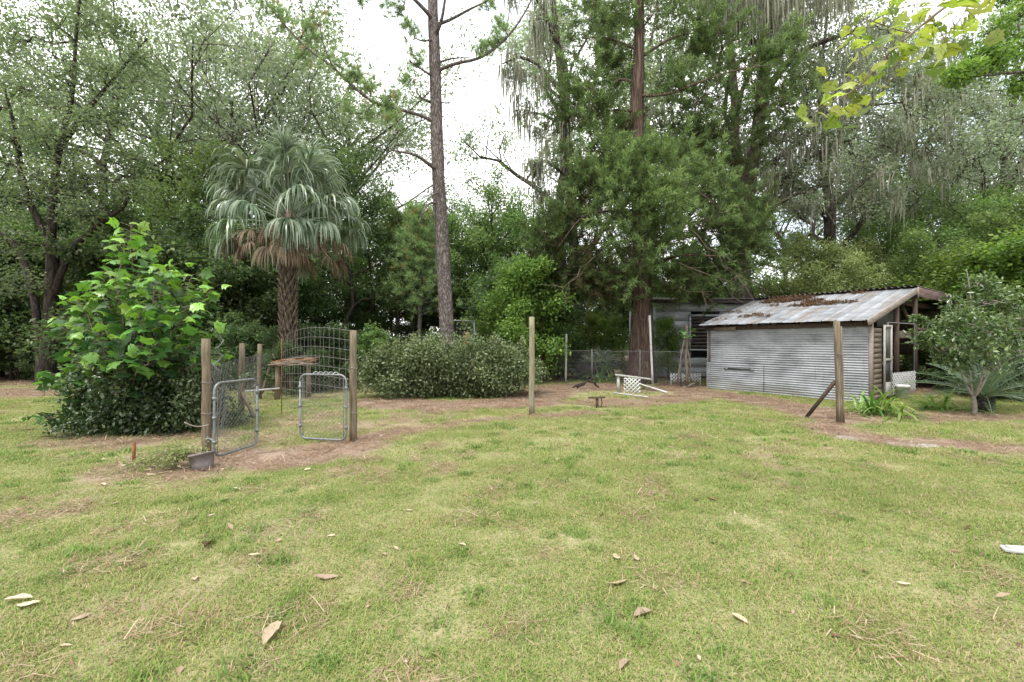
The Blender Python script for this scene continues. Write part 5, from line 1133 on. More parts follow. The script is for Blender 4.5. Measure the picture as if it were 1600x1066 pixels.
# rustic arbour frame
ar = gp(433, 625); e = thing('rustic_arbour', 'low rustic frame of short posts with a bundle of sticks across the top', 'arbour', ar)
for q, h_ in ((gp(433, 625), 0.95), (gp(481, 622), 1.0), (at(455, 533, 13.6) * [1, 1, 0], 1.0)):
    mb = MB(); d_ = q - ar; mb.tube([d_ + [0, 0, -0.03], d_ + [0.02, 0, h_ * 0.5], d_ + [0, 0, h_]], [0.075, 0.065, 0.06], 8, rough=0.04); mb.build('post', M['post_wood'], e, True)
for k in range(16):
    mb = MB(); p0 = np.array([-0.1 - 0.1 * rng.random(), -0.15 + 0.4 * rng.random(), 0.95 + 0.08 * rng.random()]); p1 = p0 + [1.05 + 0.15 * rng.random(), 0.1 * rng.normal(), 0.06 * rng.normal() + 0.03]
    mb.tube(curve(p0, p1, rng, 0.03, 6, 0.03), np.linspace(0.022, 0.012, 6), 5); mb.build('stick', M['twig'] if k % 4 else M['rust'], e, True)
mb = MB(); mb.tube([at(380, 612, 12.0) - ar, at(437, 607, 12.3) - ar], 0.03, 6); mb.build('rail', M['off_white'], e)

# rusty stake, planter, trailing plant
q = gp(209, 727); mb = MB(); mb.tube([(0, 0, -0.05), (0, 0, 0.15), (0.003, 0, 0.29)], [0.019, 0.019, 0.021], 6, rough=0.05)
o = mb.build('rusty_stake', M['rust'], None, True); o.location = q; tag(o, 'short rusty iron stake standing in the lawn', 'stake')
q = gp(318, 735); e = thing('planter', 'tilted grey plastic plant pot at the foot of the thick gate post', 'planter', q, 0)
mb = MB(); prof = [(0.0, 0.0), (0.105, 0.0), (0.118, 0.08), (0.135, 0.19), (0.148, 0.19), (0.148, 0.215), (0.132, 0.215), (0.125, 0.17), (0.0, 0.165)]
an = np.linspace(0, 2 * math.pi, 20, endpoint=False); V = np.array([[rr * math.cos(a_), rr * math.sin(a_), z_] for rr, z_ in prof for a_ in an]); Q = [[j * 20 + i, j * 20 + (i + 1) % 20, (j + 1) * 20 + (i + 1) % 20, (j + 1) * 20 + i] for j in range(len(prof) - 1) for i in range(20)]
mb.add(V, Q); o = mb.build('pot', M['pot'], e, True); e.rotation_euler = (R(-6), R(-12), 0)
mb = MB(); cc = []
for k in range(14):
    a_ = math.pi + rng.normal(0, 0.55); l = 0.35 + 0.75 * rng.random(); p1 = np.array([math.cos(a_) * l, math.sin(a_) * l * 0.5, 0.22 - 0.02 * rng.random()]); cv = curve((0, 0, 0.17), p1, rng, 0.08, 7, 0.15); mb.tube(cv, np.linspace(0.005, 0.002, 7), 4, False)
    cc += [cv[j] + rng.normal(0, 0.02, 3) for j in range(2, 7) for _ in (0, 1)]
for k in range(10): cc.append(np.array([rng.normal(0, 0.07), rng.normal(0, 0.07), 0.24 + 0.1 * rng.random()]))
mb.build('stems', M['twig'], e, True); V, T, tt = leaf_cloud(rng, np.array(cc), 0.05, 9, 0.04, aspect=0.55); obj('foliage', mesh_np('foliage', V, T, None, np.clip(tt + 0.1, 0, 1), M['pale_leaf']), e)

# pipe frame behind the pine
pf = at(690, 533, 17.0) * [1, 1, 0]; e = thing('pipe_frame', 'tall galvanised pipe frame standing behind the pine trunk', 'frame', pf)
w = at(741, 533, 17.0)[0] - pf[0]; zt = 2.38
for a_, b_ in (((0, 0, 0), (0, 0, zt)), ((w, 0, 0), (w, 0, zt - 0.06)), ((-0.02, 0, zt), (w + 0.02, 0, zt - 0.04))): mb = MB(); mb.tube([a_, b_], 0.024, 7); mb.build('pipe', M['steel'], e, True)
mb = MB()
for (x0, y0), (x1, y1) in link_lines(w, 2.2, 0.06): mb.tube([(x0, 0, y0 + 0.1), (x1, 0, y1 + 0.1)], 0.0016, 3, False)
mb.build('wire_mesh', M['dull_wire'], e)['kind'] = 'stuff'
q = at(729, 533, 15.8) * [1, 1, 0]; mb = MB(); mb.tube([(0, 0, -0.05), (0, 0, 1.3), (0, 0, 1.36), (0, 0, 1.86), (0, 0, 1.9)], [0.12, 0.12, 0.12, 0.115, 0.09], 12); o = mb.build('reddish_post', M['red_clay'], None, True); o.location = q; tag(o, 'short reddish-brown post rising behind the hedge beside the pine', 'post')

# chain-link fence at the back
F_ = [at(838, 533, 18.3) * [1, 1, 0], at(925, 533, 17.2) * [1, 1, 0], at(1000, 533, 16.3) * [1, 1, 0], at(1064, 533, 15.9) * [1, 1, 0]]
e = thing('chain_link_fence', 'low chain-link fence passing in front of the cedar trunk', 'fence', F_[0])
mb = MB()
for a_, b_ in zip(F_[:-1], F_[1:]):
    v_ = (b_ - a_)[:2]; w = np.linalg.norm(v_)
    for (x0, y0), (x1, y1) in link_lines(w, 1.18, 0.055):
        p0 = [*(a_[:2] - F_[0][:2] + v_ * (x0 / w)), y0 + 0.05]; p1 = [*(a_[:2] - F_[0][:2] + v_ * (x1 / w)), y1 + 0.05]; mb.tube([p0, p1], 0.0022, 3, False)
mb.build('wire_mesh', M['dull_wire'], e)['kind'] = 'stuff'
mb = MB()
for a_, b_ in zip(F_[:-1], F_[1:]): mb.tube([a_ - F_[0] + [0, 0, 1.24], (a_ + b_) / 2 - F_[0] + [0, 0, 1.22], b_ - F_[0] + [0, 0, 1.24]], 0.006, 4)
mb.build('top_wire', M['wire'], e)
for q in F_: mb = MB(); mb.tube([q - F_[0], q - F_[0] + [0, 0, 1.3]], 0.024, 7); mb.build('post', M['dull_wire'], e, True)

def pole(name, label, cat, p0, p1, rad, mat, sides=7, rough=0.03, n=7):
    p0 = np.asarray(p0, float); k = np.linspace(0, 1, n)[:, None]
    mb = MB(); mb.tube((np.asarray(p1) - p0) * k, rad, sides, rough=rough); o = mb.build(name, M[mat], None, True); o.location = p0; return tag(o, label, cat)
pole('white_pole', 'tall flaking white pole leaning beside the cedar trunk', 'pole', gp(1020, 603), at(1015, 493, 16.0), 0.04, 'white_paint')
pole('whitewashed_post', 'thin whitewashed post in the chain-link fence line', 'post', gp(884, 598), at(885, 522, 17.5), 0.04, 'off_white')
# crossed stakes behind the fence
q = gp(872, 590); e = thing('crossed_stakes', 'dark crossed wooden stakes behind the chain-link fence', 'stakes', q)
for a_, b_ in (((-0.9, 0, 0), (0.05, 0.02, 0.85)), ((0, 0, 0), (0, 0, 0.95)), ((0.22, 0.05, 0), (0.2, 0, 0.9)), ((0.75, 0, 0.0), (0.15, 0, 0.7))): mb = MB(); mb.tube([a_, b_], 0.04, 6, rough=0.05); mb.build('stake', M['brown_wood'], e, True)
# black trough
q = at(928, 533, 18.6) * [1, 1, 0]; e = thing('black_trough', 'black plastic trough behind the chain-link fence', 'trough', q)
x0, x1, y0, y1 = 0.62, 0.85, 0.22, 0.34
V = [[-x0,-y0,.05],[x0,-y0,.05],[x0,y0,.05],[-x0,y0,.05],[-x1,-y1,.72],[x1,-y1,.72],[x1,y1,.72],[-x1,y1,.72],[-x1+.05,-y1+.05,.72],[x1-.05,-y1+.05,.72],[x1-.05,y1-.05,.72],[-x1+.05,y1-.05,.72],[-x0+.05,-y0+.05,.12],[x0-.05,-y0+.05,.12],[x0-.05,y0-.05,.12],[-x0+.05,y0-.05,.12]]
Q = [[3,2,1,0]] + [[i, (i + 1) % 4, 4 + (i + 1) % 4, 4 + i] for i in range(4)] + [[4 + i, 4 + (i + 1) % 4, 8 + (i + 1) % 4, 8 + i] for i in range(4)] + [[8 + i, 8 + (i + 1) % 4, 12 + (i + 1) % 4, 12 + i] for i in range(4)] + [[12,13,14,15]]
MB().add(V, Q).build('basin', M['black_plastic'], e)
an = np.linspace(0, 4, 5) * math.pi / 2 + math.pi / 4; MB().tube([[-x1,-y1,.72],[x1,-y1,.72],[x1,y1,.72],[-x1,y1,.72],[-x1,-y1,.72]], 0.03, 6).build('rim', M['black_plastic'], e)

def slats(e, x0, x1, z0, z1, sp, w, t_, mat, y=0.0, M4=None, name='slat', border=True):
    """white garden lattice: every slat its own part, the two layers one behind the other"""
    W, H_ = x1 - x0, z1 - z0
    for k, ((a0, b0), (a1, b1)) in enumerate(link_lines(W, H_, sp)):
        mb = MB(); yy = y + (t_ * 0.6 if k % 2 else -t_ * 0.6); mb.beam((x0 + a0, yy, z0 + b0), (x0 + a1, yy, z0 + b1), w, t_, up=(0, 1, 0)); mb.build(name, M[mat], e)
# lattice bench end
q = gp(966, 613); e = thing('lattice_rack', 'white lattice panel under a grey rail on a short post', 'lattice', q, R(-8))
mb = MB(); mb.beam((0, 0, -0.03), (0, 0, 0.52), 0.09, 0.09); mb.build('post', M['off_white'], e)
mb = MB(); mb.beam((-0.1, -0.02, 0.55), (1.0, -0.06, 0.42), 0.14, 0.05); mb.build('rail', M['off_white'], e)
slats(e, 0.16, 0.66, -0.02, 0.46, 0.085, 0.03, 0.008, 'white_paint', y=-0.1)
o = pole('white_board', 'narrow white board lying on the straw beside the lattice', 'board', gp(998, 607) + [0, 0, 0.16], gp(1042, 615) + [0, 0, 0.03], 0.028, 'white_paint', 4, 0)
o = pole('grey_board', 'flat grey board lying on the soil before the lattice', 'board', gp(957, 615) + [0, 0, 0.02], gp(1012, 622) + [0, 0, 0.02], 0.03, 'off_white', 4, 0)
q = gp(933, 637); e = thing('low_stand', 'small brown T-shaped stand at the lawn edge', 'stand', q)
mb = MB(); mb.beam((0, 0, -0.02), (0, 0, 0.22), 0.06, 0.05); mb.build('post', M['brown_wood'], e); mb = MB(); mb.beam((-0.2, 0, 0.235), (0.18, 0.02, 0.245), 0.12, 0.03); mb.build('top', M['brown_wood'], e); mb = MB(); mb.tube([(0.1, 0, 0.22), (0.12, 0.02, 0.1), (0.1, 0.03, 0)], 0.012, 5); mb.build('stay', M['brown_wood'], e)
q = gp(915, 608); e = thing('fallen_branch', 'dark broken branch lying on the straw before the fence', 'branch', q); mb = MB()
for a_, b_ in (((-0.3, 0, 0.05), (0.15, 0, 0.3)), ((0.1, 0, 0.3), (0.45, 0, 0.05)), ((0.0, 0.05, 0.2), (-0.45, 0.1, 0.02)), ((0.1, 0, 0.28), (0.3, 0.05, 0.36))): mb.tube(curve(a_, b_, rng, 0.08, 5), np.linspace(0.05, 0.025, 5), 6)
mb.build('limb', M['dark_bark'], e, True)
# stake tripod
q = gp(1073, 606); e = thing('stake_tripod', 'tripod of weathered stakes with a vine at its top beside the corrugated shed', 'stakes', q); d_ = q[1]
for a_, b_, rd in (((1073, 606), (1073, 508), 0.05), ((1058, 600), (1070, 528), 0.03), ((1066, 618), (1086, 600), 0.05), ((1082, 600), (1074, 545), 0.028)):
    mb = MB(); p0 = at(a_[0], a_[1], d_) - q; p0[2] = max(p0[2], -0.02); p1 = at(b_[0], b_[1], d_) - q; mb.tube(curve(p0, p1, rng, 0.04, 5), [rd, rd, rd * 0.95, rd * 0.9, rd * 0.85], 7, rough=0.05); mb.build('stake', M['old_plank'], e, True)
for k in range(9):
    lf = obj('leaf', LV[4 + k % 4], e); p = at(1066 + 20 * rng.random(), 510 + 16 * rng.random(), d_ - 0.1 - 0.1 * rng.random()) - q; lf.matrix_local = Matrix.Translation(p) @ leaf_rot(rng, rng.normal(0, 1, 3), 0.5) @ Matrix.Scale(0.16, 4)
q = at(1048, 533, 16.2) * [1, 1, 0]; e = thing('lattice_edging', 'low strip of white lattice along the bed behind the stakes', 'lattice', q)
slats(e, 0.0, 1.08, 0.16, 0.44, 0.075, 0.026, 0.008, 'white_paint')
for x_ in (0.02, 1.06): mb = MB(); mb.beam((x_, 0.03, -0.02), (x_, 0.03, 0.44), 0.04, 0.03); mb.build('post', M['white_paint'], e)

# ------------------------------------------------------------------ grey boarded shed behind
q = np.array([6.2, 19.6, 0.0]); gs = thing('grey_shed', 'grey boarded shed with a dark window opening behind the corrugated one', 'shed', q)
zt = 3.3
def band(x0, x1, z0, z1, k):
    mb = MB(); y0, y1 = (0.0, 0.03); V = [[x0, y0 - 0.02, z0], [x1, y0 - 0.02, z0], [x1, y1, z0], [x0, y1, z0], [x0, y0, z1], [x1, y0, z1], [x1, y1, z1], [x0, y1, z1]]
    mb.add(V, [[0,3,2,1],[4,5,6,7],[0,1,5,4],[1,2,6,5],[2,3,7,6],[3,0,4,7]]); mb.build('board', M['siding'], gs)
z = 0.08; k = 0
while z < zt - 0.05:
    z1 = min(z + 0.40, zt)
    if z1 > 1.25 and z < 2.6: band(0, 1.5, z, z1 - 0.008, k); band(2.75, 7.0, z, z1 - 0.008, k)
    else: band(0, 3.4, z, z1 - 0.008, k); band(3.41, 7.0, z, z1 - 0.008, k)
    z = z1; k += 1
mb = MB()
for x_ in (1.46, 2.79): mb.beam((x_, -0.03, 1.2), (x_, -0.03, 2.72), 0.08, 0.04)
mb.beam((1.42, -0.035, 2.7), (2.83, -0.035, 2.7), 0.05, 0.09); mb.beam((1.42, -0.035, 1.22), (2.83, -0.035, 1.22), 0.06, 0.07); mb.build('window_frame', M['siding'], gs)
mb = MB()
for k in range(9): z_ = 1.32 + k * 0.15; mb.box((1.5, 0.04, z_), (2.75, 0.055, z_ + 0.10))
mb.build('shutter', M['dark_metal'], gs)
mb = MB(); mb.box((0, 4.4, 0), (7, 4.45, zt)); mb.box((0.0, 0.04, 0), (0.05, 4.39, zt)); mb.box((6.95, 0.04, 0), (7.0, 4.39, zt)); mb.build('wall', M['siding'], gs)
def corr_roof(parent, x0, x1, y0, z0, y1, z1, pitch, amp, mat, name='roof_sheet', sheets=6):
    w = (x1 - x0) / sheets
    for s_ in range(sheets):
        xs_ = np.arange(x0 + s_ * w, x0 + (s_ + 1) * w + 0.02, pitch / 6); zz = amp * np.cos(2 * math.pi * xs_ / pitch) + (0.004 if s_ % 2 else 0)
        V = np.concatenate([np.stack([xs_, np.full_like(xs_, y0), z0 + zz], -1), np.stack([xs_, np.full_like(xs_, y1), z1 + zz], -1)]); n_ = len(xs_)
        MB().add(V, [[i, i + 1, n_ + i + 1, n_ + i] for i in range(n_ - 1)]).build(name, M[mat], parent, True)
corr_roof(gs, -0.25, 7.25, -0.4, 3.36, 4.7, 3.9, 0.076, 0.012, 'dark_metal')
mb = MB(); mb.beam((-0.25, -0.3, 3.27), (7.25, -0.3, 3.27), 0.05, 0.12); mb.build('fascia', M['dark_metal'], gs)

# ------------------------------------------------------------------ corrugated shed
so_ = np.array([9.1, 11.5, 0.0]); sh = thing('corrugated_shed', 'corrugated metal shed with a pitched rusty sheet roof and an open end', 'shed', so_, R(32.7))
def wall_sheet(y0, y1, z0, z1, xo, ph):
    nz = int((z1 - z0) / 0.068 * 8); nyv = 9
    zz = np.linspace(z0, z1, nz); yy = np.linspace(y0, y1, nyv); Y_, Z_ = np.meshgrid(yy, zz)
    X_ = xo + 0.0125 * np.cos(2 * math.pi * Z_ / 0.068) + 0.014 * (fbm(Y_ * 1.1 + ph, Z_ * 1.3, 44) - 0.5)
    Z2 = Z_ + 0.012 * (vnoise(Y_ * 0.9 + ph, Z_ * 0.2, 3) - 0.5)
    i = (np.arange(nz - 1)[:, None] * nyv + np.arange(nyv - 1)[None]).ravel()
    MB().add(np.stack([X_, Y_, Z2], -1), np.stack([i, i + nyv, i + nyv + 1, i + 1], -1)).build('wall_sheet', M['wall_metal'], sh, True)
wall_sheet(0.0, 2.36, 0.84, 2.08, 0.0, 0); wall_sheet(2.30, 4.63, 0.84, 2.06, 0.012, 5)
wall_sheet(0.0, 2.72, 0.0, 0.90, -0.014, 9); wall_sheet(2.68, 4.63, 0.02, 0.90, -0.026, 13)
mb = MB(); mb.box((-0.05, 3.14, 0.685), (-0.028, 3.86, 0.735)); mb.build('dark_slot_strip', M['black_plastic'], sh)  # dark strip set on the sheet, imitating the shade in a gap
for y_ in (3.08, 3.92): mb = MB(); mb.box((-0.056, y_ - 0.06, 0.68), (-0.03, y_ + 0.06, 0.74)); mb.build('slot_bracket', M['steel'], sh)
mb = MB(); mb.beam((-0.05, 2.70, 0.05), (-0.05, 2.70, 0.86), 0.012, 0.012); mb.build('seam', M['dark_metal'], sh)
ZE, ZR, XR = 2.13, 3.14, 3.1
def zr(x): return ZE + (ZR - ZE) * (x + 0.3) / (XR + 0.3)
mb = MB(); mb.beam((-0.06, -0.02, 2.04), (-0.06, 4.68, 2.02), 0.05, 0.12); mb.build('eave_beam', M['brown_wood'], sh)
mb = MB(); mb.beam((-0.105, 3.55, 2.0), (-0.105, 4.3, 1.99), 0.03, 0.10); mb.build('patch_board', M['old_plank'], sh)
for k in range(7): mb = MB(); y_ = 0.06 + k * 0.76; mb.beam((-0.22, y_, zr(-0.22) - 0.07), (3.05, y_, zr(3.05) - 0.07), 0.045, 0.09); mb.build('rafter', M['brown_wood'], sh)
# roof sheets with rolled ribs, each a sheet of its own
ws = 4.72 / 7
for s_ in range(7):
    y0 = s_ * ws; prof = []
    for c in (0.0, 0.335, 0.67):
        yb = y0 + c * ws / 0.675
        prof += [(yb - 0.02, 0.0), (yb, 0.022), (yb + 0.02, 0.0)]
        if c < 0.6: prof += [(yb + 0.12, -0.003 + rng.normal(0, 0.003)), (yb + 0.22, rng.normal(0, 0.003))]
    prof = np.array(prof); xs_ = np.linspace(-0.32 - 0.02 * rng.random(), XR + 0.02, 8); V = []
    for x_ in xs_: V += [(x_, p[0], zr(x_) + p[1] + 0.006 * (s_ % 2) + 0.012 * (rng.random() - 0.5) * (x_ < 0)) for p in prof]
    n_ = len(prof); Q = [[j * n_ + i, j * n_ + i + 1, (j + 1) * n_ + i + 1, (j + 1) * n_ + i] for j in range(7) for i in range(n_ - 1)]
    MB().add(V, Q).build('roof_sheet', M['roof_metal'], sh)
# far slope: wavy sheet whose edge stands above the ridge
for s_ in range(6):
    ys_ = np.arange(-0.05 + s_ * 0.8, -0.05 + (s_ + 1) * 0.8 + 0.02, 0.025); zz = 0.028 * np.cos(2 * math.pi * ys_ / 0.15) + (0.004 if s_ % 2 else 0)
    V = np.concatenate([np.stack([np.full_like(ys_, 2.98), ys_, 3.20 + zz], -1), np.stack([np.full_like(ys_, 6.55), ys_, 3.08 + zz], -1)]); n_ = len(ys_)
    MB().add(V, [[i, i + 1, n_ + i + 1, n_ + i] for i in range(n_ - 1)]).build('roof_sheet', M['dark_metal'], sh, True)
mb = MB(); mb.beam((-0.32, -0.035, zr(-0.32) - 0.07), (XR, -0.035, zr(XR) - 0.07), 0.035, 0.15); mb.build('rake_board', M['rake'], sh)
mb = MB(); mb.beam((XR + 0.02, -0.04, 3.02), (6.55, -0.04, 2.92), 0.04, 0.27); mb.build('fascia', M['fascia'], sh)
mb = MB(); mb.beam((XR - 0.03, -0.045, 3.16), (XR - 0.03, -0.045, 2.84), 0.09, 0.03); mb.build('ridge_block', M['rake'], sh)
for x_, z1, w_, mt in ((0.02, 2.1, 0.09, 'rake'), (1.7, 2.6, 0.13, 'brown_wood'), (3.1, 2.95, 0.12, 'brown_wood'), (6.35, 2.9, 0.13, 'brown_wood')): mb = MB(); mb.beam((x_, 0.03, 0), (x_, 0.03, z1), w_, 0.09); mb.build('post', M[mt], sh)
for x_ in (0.05, 3.1, 6.35): mb = MB(); mb.beam((x_, 4.55, 0), (x_, 4.55, min(zr(x_), 3.0) - 0.1), 0.1, 0.1); mb.build('post', M['brown_wood'], sh)
for k in range(14): mb = MB(); z_ = 0.15 + 0.132 * k; mb.box((0.07, -0.002, z_ - 0.0645), (0.60, 0.02, z_ + 0.0645)); mb.build('plank', M['old_plank'], sh)
dr = obj('door', None, sh); dr.location = (0.68, -0.02, 0.16); dr.rotation_euler = (0, 0, R(-6))
for a_, b_, w_ in (((0.03, 0, 0), (0.03, 0, 1.86), 0.06), ((0.37, 0, 0), (0.37, 0, 1.86), 0.06), ((0.06, 0, 1.83), (0.34, 0, 1.83), 0.06), ((0.06, 0, 0.95), (0.34, 0, 0.95), 0.06), ((0.06, 0, 0.18), (0.34, 0, 0.18), 0.36)): mb = MB(); mb.beam(a_, b_, 0.035, w_, up=(1, 0, 0) if a_[0] == b_[0] else (0, 0, 1)) if a_[0] != b_[0] else mb.beam(a_, b_, w_, 0.035, up=(0, 1, 0)); mb.build('rail', M['off_white'], dr)
mb = MB(); mb.box((0.06, 0.004, 0.36), (0.34, 0.010, 0.92)); mb.build('pane', M['black_plastic'], dr); mb = MB(); mb.box((0.06, 0.004, 0.98), (0.34, 0.010, 1.80)); mb.build('pane', M['cloth'], dr)
mb = MB(); mb.tube([(1.0, 0.0, 0.2), (1.0, 0, 2.09), (2.9, 0, 2.09), (2.9, 0, 0.2)], 0.022, 6); mb.build('pipe_frame', M['dull_wire'], sh, True)
mb = MB(); mb.beam((1.75, 0.06, 1.78), (2.88, 0.06, 1.78), 0.03, 0.2); mb.build('board', M['old_plank'], sh)
mb = MB(); mb.beam((0.4, 3.3, 1.25), (6.2, 3.3, 1.25), 0.35, 0.05); mb.build('shelf', M['off_white'], sh)
mb = MB(); mb.beam((3.1, 0.4, 2.75), (6.4, 0.4, 2.7), 0.06, 0.14); mb.build('beam', M['brown_wood'], sh); mb = MB(); mb.beam((3.1, 0.06, 1.95), (6.35, 0.06, 1.95), 0.05, 0.09); mb.build('beam', M['brown_wood'], sh)
mb = MB(); mb.beam((4.9, 0.9, 2.85), (5.9, 0.9, 2.05), 0.08, 0.06); mb.build('brace', M['rake'], sh)
mb = MB(); mb.box((3.3, 1.0, 2.05), (5.2, 1.02, 2.8)); mb.build('panel', M['cloth'], sh)
for z0, z1 in ((0.0, 0.34), (0.36, 0.6), (1.05, 1.4), (1.42, 1.8), (1.82, 2.2), (2.22, 2.6), (2.62, 2.9)):
    mb = MB(); mb.box((max(0.1, (z1 + 0.08 - 2.13) * 3.37 - 0.3), 4.58, z0), (6.4, 4.61, z1)); mb.build('plank', M['brown_wood'], sh)
for z0, z1 in ((0.0, 0.4), (0.42, 0.75), (1.12, 1.5), (1.52, 1.9), (1.92, 2.3), (2.32, 2.7), (2.72, 2.98)): mb = MB(); mb.box((6.42, 0.1, z0), (6.45, 4.6, z1)); mb.build('plank', M['brown_wood'], sh)  # far side boards added to block the bright greenery and keep the porch dark
slats(sh, 0.98, 2.92, 0.16, 0.74, 0.08, 0.026, 0.008, 'white_paint', y=-0.03)
# litter caught on the roof
rl = np.random.default_rng(90); P = []
for k in range(5200):
    y_ = 4.7 * rl.random(); x_ = -0.3 + 3.4 * rl.random() ** 0.6
    dens = fbm(np.array([y_ * 0.9]), np.array([x_ * 2.4 + 3]), 61)[0] + 0.22 * (x_ / 3.1) + 0.16 * (y_ / 4.7) - 0.05
    if dens > 0.84: P.append((x_, y_, zr(x_) + 0.018 + 0.02 * rl.random()))
P = np.array(P); V, T, tt = leaf_cloud(rl, P, 0.035, 7, 0.075, aspect=0.35, up=1.2, flat=0.25)
o = obj('roof_litter', mesh_np('roof_litter', V, T, None, tt * 0.4, M['dry_leaf']), sh); o['kind'] = 'stuff'; o['label'] = 'brown leaf litter caught on the roof'
# bucket
q = at(1410, 533, 12.15) * [1, 1, 0]; q[2] = hz(q[0], q[1]); e = thing('white_bucket', 'white plastic bucket standing in front of the shed lattice', 'bucket', q)
prof = [(0.0, 0.0), (0.135, 0.0), (0.155, 0.30), (0.163, 0.30), (0.163, 0.325), (0.155, 0.365), (0.148, 0.365), (0.13, 0.02), (0.0, 0.02)]
V = np.array([[rr * math.cos(a_), rr * math.sin(a_), z_] for rr, z_ in prof for a_ in np.linspace(0, 2 * math.pi, 20, endpoint=False)]); Q = [[j * 20 + i, j * 20 + (i + 1) % 20, (j + 1) * 20 + (i + 1) % 20, (j + 1) * 20 + i] for j in range(len(prof) - 1) for i in range(20)]
MB().add(V, Q).build('body', M['white_paint'], e, True); an = np.linspace(0, math.pi, 12); MB().tube(np.stack([0.165 * np.cos(an), -0.165 * np.sin(an) - 0.005, 0.31 - 0.12 * np.sin(an)], -1), 0.004, 4).build('handle', M['wire'], e)

# ------------------------------------------------------------------ small things on the ground
def slab(px, py, rx, ry, label, seed):
    r = np.random.default_rng(seed); q = gp(px, py); an = np.linspace(0, 2 * math.pi, 16, endpoint=False); rr = 1 + r.normal(0, 0.07, 16); V = [[0, 0, 0.032]]
    for s_, z_ in ((1.0, -0.03), (1.0, 0.012), (0.93, 0.03)): V += [[rx * s_ * rr[i] * math.cos(an[i]), ry * s_ * rr[i] * math.sin(an[i]), z_ + r.normal(0, 0.002)] for i in range(16)]
    Q = [[1 + j * 16 + i, 1 + j * 16 + (i + 1) % 16, 1 + (j + 1) * 16 + (i + 1) % 16, 1 + (j + 1) * 16 + i] for j in (0, 1) for i in range(16)]; T = [[0, 33 + i, 33 + (i + 1) % 16] for i in range(16)]
    o = MB().add(V, Q, T).build('stepping_stone', M['stone'], None); o.location = (q[0], q[1], hz(q[0], q[1]) - 0.018); tag(o, label, 'stone')
slab(1330, 684, 0.24, 0.22, 'pale flat stepping stone on the bare soil by the braced post', 1)
slab(1425, 693, 0.38, 0.26, 'larger flat grey-tan stepping stone sunk in the soil path', 2)

def dry_leaf_mesh(r, aspect, curl, bend, tint):
    u = np.linspace(0, 1, 9); v_ = np.linspace(-1, 1, 5); U_, V_ = np.meshgrid(u, v_, indexing='ij'); w = aspect * 0.5 * np.sin(np.clip(U_, 0.03, 0.985) ** 0.85 * math.pi) ** 0.8
    X_ = U_ - 0.5; Y_ = V_ * w * (1 + r.normal(0, 0.13, U_.shape)); Z_ = curl * (V_ ** 2) * w * 1.3 + bend * (U_ - 0.5) ** 2 + 0.02 * r.normal(0, 1, U_.shape) * 0.5 + 0.03
    i = (np.arange(8)[:, None] * 5 + np.arange(4)[None]).ravel()
    me = mesh_np('dry_leaf', np.stack([X_, Y_, Z_], -1).reshape(-1, 3), None, np.stack([i, i + 5, i + 6, i + 1], -1), np.clip(tint + r.normal(0, 0.05, 45), 0, 1), M['dry_leaf'], True)
    return me
r = np.random.default_rng(91)
PALE = [dry_leaf_mesh(r, a_, c_, b_, 1.0) for a_, c_, b_ in ((0.44, 0.35, 0.22), (0.34, 0.6, 0.12), (0.5, 0.2, 0.3), (0.42, 0.5, -0.1), (0.3, 0.35, 0.4))]
TAN = [dry_leaf_mesh(r, a_, c_, b_, 0.74) for a_, c_, b_ in ((0.44, 0.35, 0.22), (0.34, 0.6, 0.12), (0.5, 0.2, 0.3), (0.42, 0.5, -0.1), (0.3, 0.35, 0.4))]
BRN = [dry_leaf_mesh(r, a_, c_, b_, 0.12) for a_, c_, b_ in ((0.44, 0.35, 0.22), (0.34, 0.6, 0.12), (0.5, 0.2, 0.3), (0.42, 0.5, -0.1), (0.3, 0.35, 0.4))]
SPOTS = {'p': [(160, 760, 18), (180, 788, 12), (370, 766, 16), (398, 872, 26), (305, 908, 24), (517, 842, 14), (722, 855, 16), (28, 940, 40), (45, 948, 34), (125, 968, 26), (103, 1012, 18), (1412, 916, 22), (1338, 1002, 18), (1500, 803, 10), (1525, 845, 10), (1350, 660 + 60, 14), (255, 742, 16), (290, 735, 18), (235, 745, 18), (480, 735, 16), (640, 800, 12), (330, 810, 12)],
         't': [(425, 995, 66), (1005, 960, 40), (1157, 972, 32), (976, 1040, 34), (962, 872, 28), (994, 874, 20), (965, 915, 46), (508, 907, 40), (1092, 1032, 16), (575, 950, 14), (1378, 1035, 16), (600, 870, 16), (1050, 700, 14), (870, 720, 12)],
         'b': [(325, 855, 46), (37, 780, 20), (273, 787, 16), (355, 784, 20), (222, 888, 16), (1113, 780, 16), (1350, 895, 16), (1305, 1000, 18), (1090, 1000, 12), (1380, 800, 12), (820, 760, 12), (1290, 697, 14), (1260, 750, 12), (700, 950, 14)]}
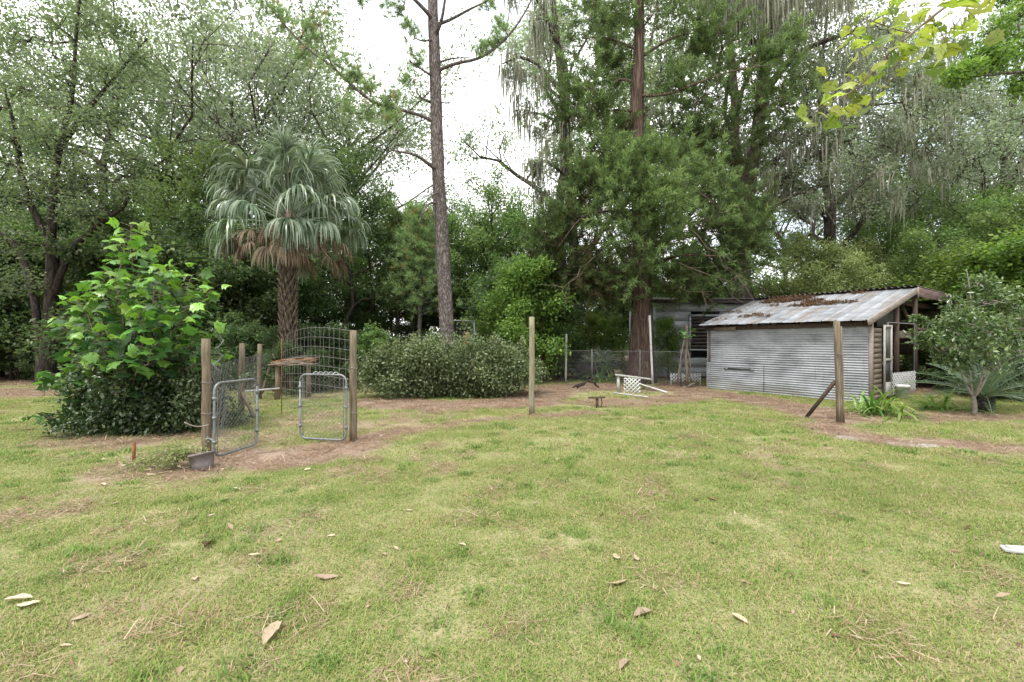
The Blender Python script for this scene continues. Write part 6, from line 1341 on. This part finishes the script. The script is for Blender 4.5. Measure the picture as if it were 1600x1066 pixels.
LB = {'p': ('bleached pale dry leaf lying on the lawn', 'pale dry leaves on the lawn'), 't': ('tan curled dry leaf lying on the lawn', 'tan dry leaves on the lawn'), 'b': ('dark brown curled dry leaf lying on the lawn', 'dark brown dry leaves on the lawn')}
for key, ms in (('p', PALE), ('t', TAN), ('b', BRN)):
    for px, py, lp in SPOTS[key]:
        q = gp(px, py); d_ = q[1]
        o = obj('dry_leaf', ms[r.integers(5)], None, (q[0], q[1], hz(q[0], q[1]) + 0.010), (r.normal(0, 0.14), r.normal(0, 0.12), r.random() * 6.28), max(lp * d_ / FPX, 0.045) * 0.9); tag(o, *[LB[key][0], 'leaf', LB[key][1]])
q = gp(1592, 868); mb = MB(); mb.beam((-0.07, 0.05, 0.03), (0.25, -0.08, 0.04), 0.07, 0.03); mb.beam((-0.06, 0.03, 0.052), (0.22, -0.05, 0.062), 0.03, 0.02); o = mb.build('wood_chip', M['white_paint'], None); o.location = q; tag(o, 'split piece of pale wood lying on the lawn', 'wood')
# small litter in the beds
n = 26000; X, Y = (r.random(n) * 2 - 1), None
d_ = np.sqrt(2.2 ** 2 + (19 ** 2 - 2.2 ** 2) * r.random(n)); X = X * d_ * 1.2; s_ = soil_mask(X, d_); k = (r.random(n) < np.where(s_ > 0.5, s_ * 0.75, 0.035)); X, Y = X[k], d_[k]
P = np.stack([X, Y, height(X, Y) + 0.006 + 0.012 * r.random(len(X))], -1)
x2 = r.normal(0, 0.28, 420) + gp(265, 722)[0]; y2 = r.normal(0, 0.22, 420) + gp(265, 722)[1]; P2 = np.stack([x2, y2, height(x2, y2) + 0.02 + 0.02 * r.random(420)], -1)
C = np.vstack([P, P2]); k = len(C); U = r.normal(0, 1, (k, 3)); U[:, 2] *= 0.2; Nn = r.normal(0, 0.35, (k, 3)); Nn[:, 2] = 1
ln = 0.018 + 0.08 * r.random(k) ** 1.5; V, T = leaves(C, U, Nn, ln, ln * 0.42, 0.1); tt = np.clip(np.concatenate([r.normal(0.38, 0.25, len(P)), r.normal(0.85, 0.15, 420)]), 0, 1)
tag(obj('leaf_litter', mesh_np('leaf_litter', V, T, None, np.repeat(tt, 4), M['dry_leaf'])), 'scattered small dead leaves over the bare beds', 'leaf litter', kind='stuff')
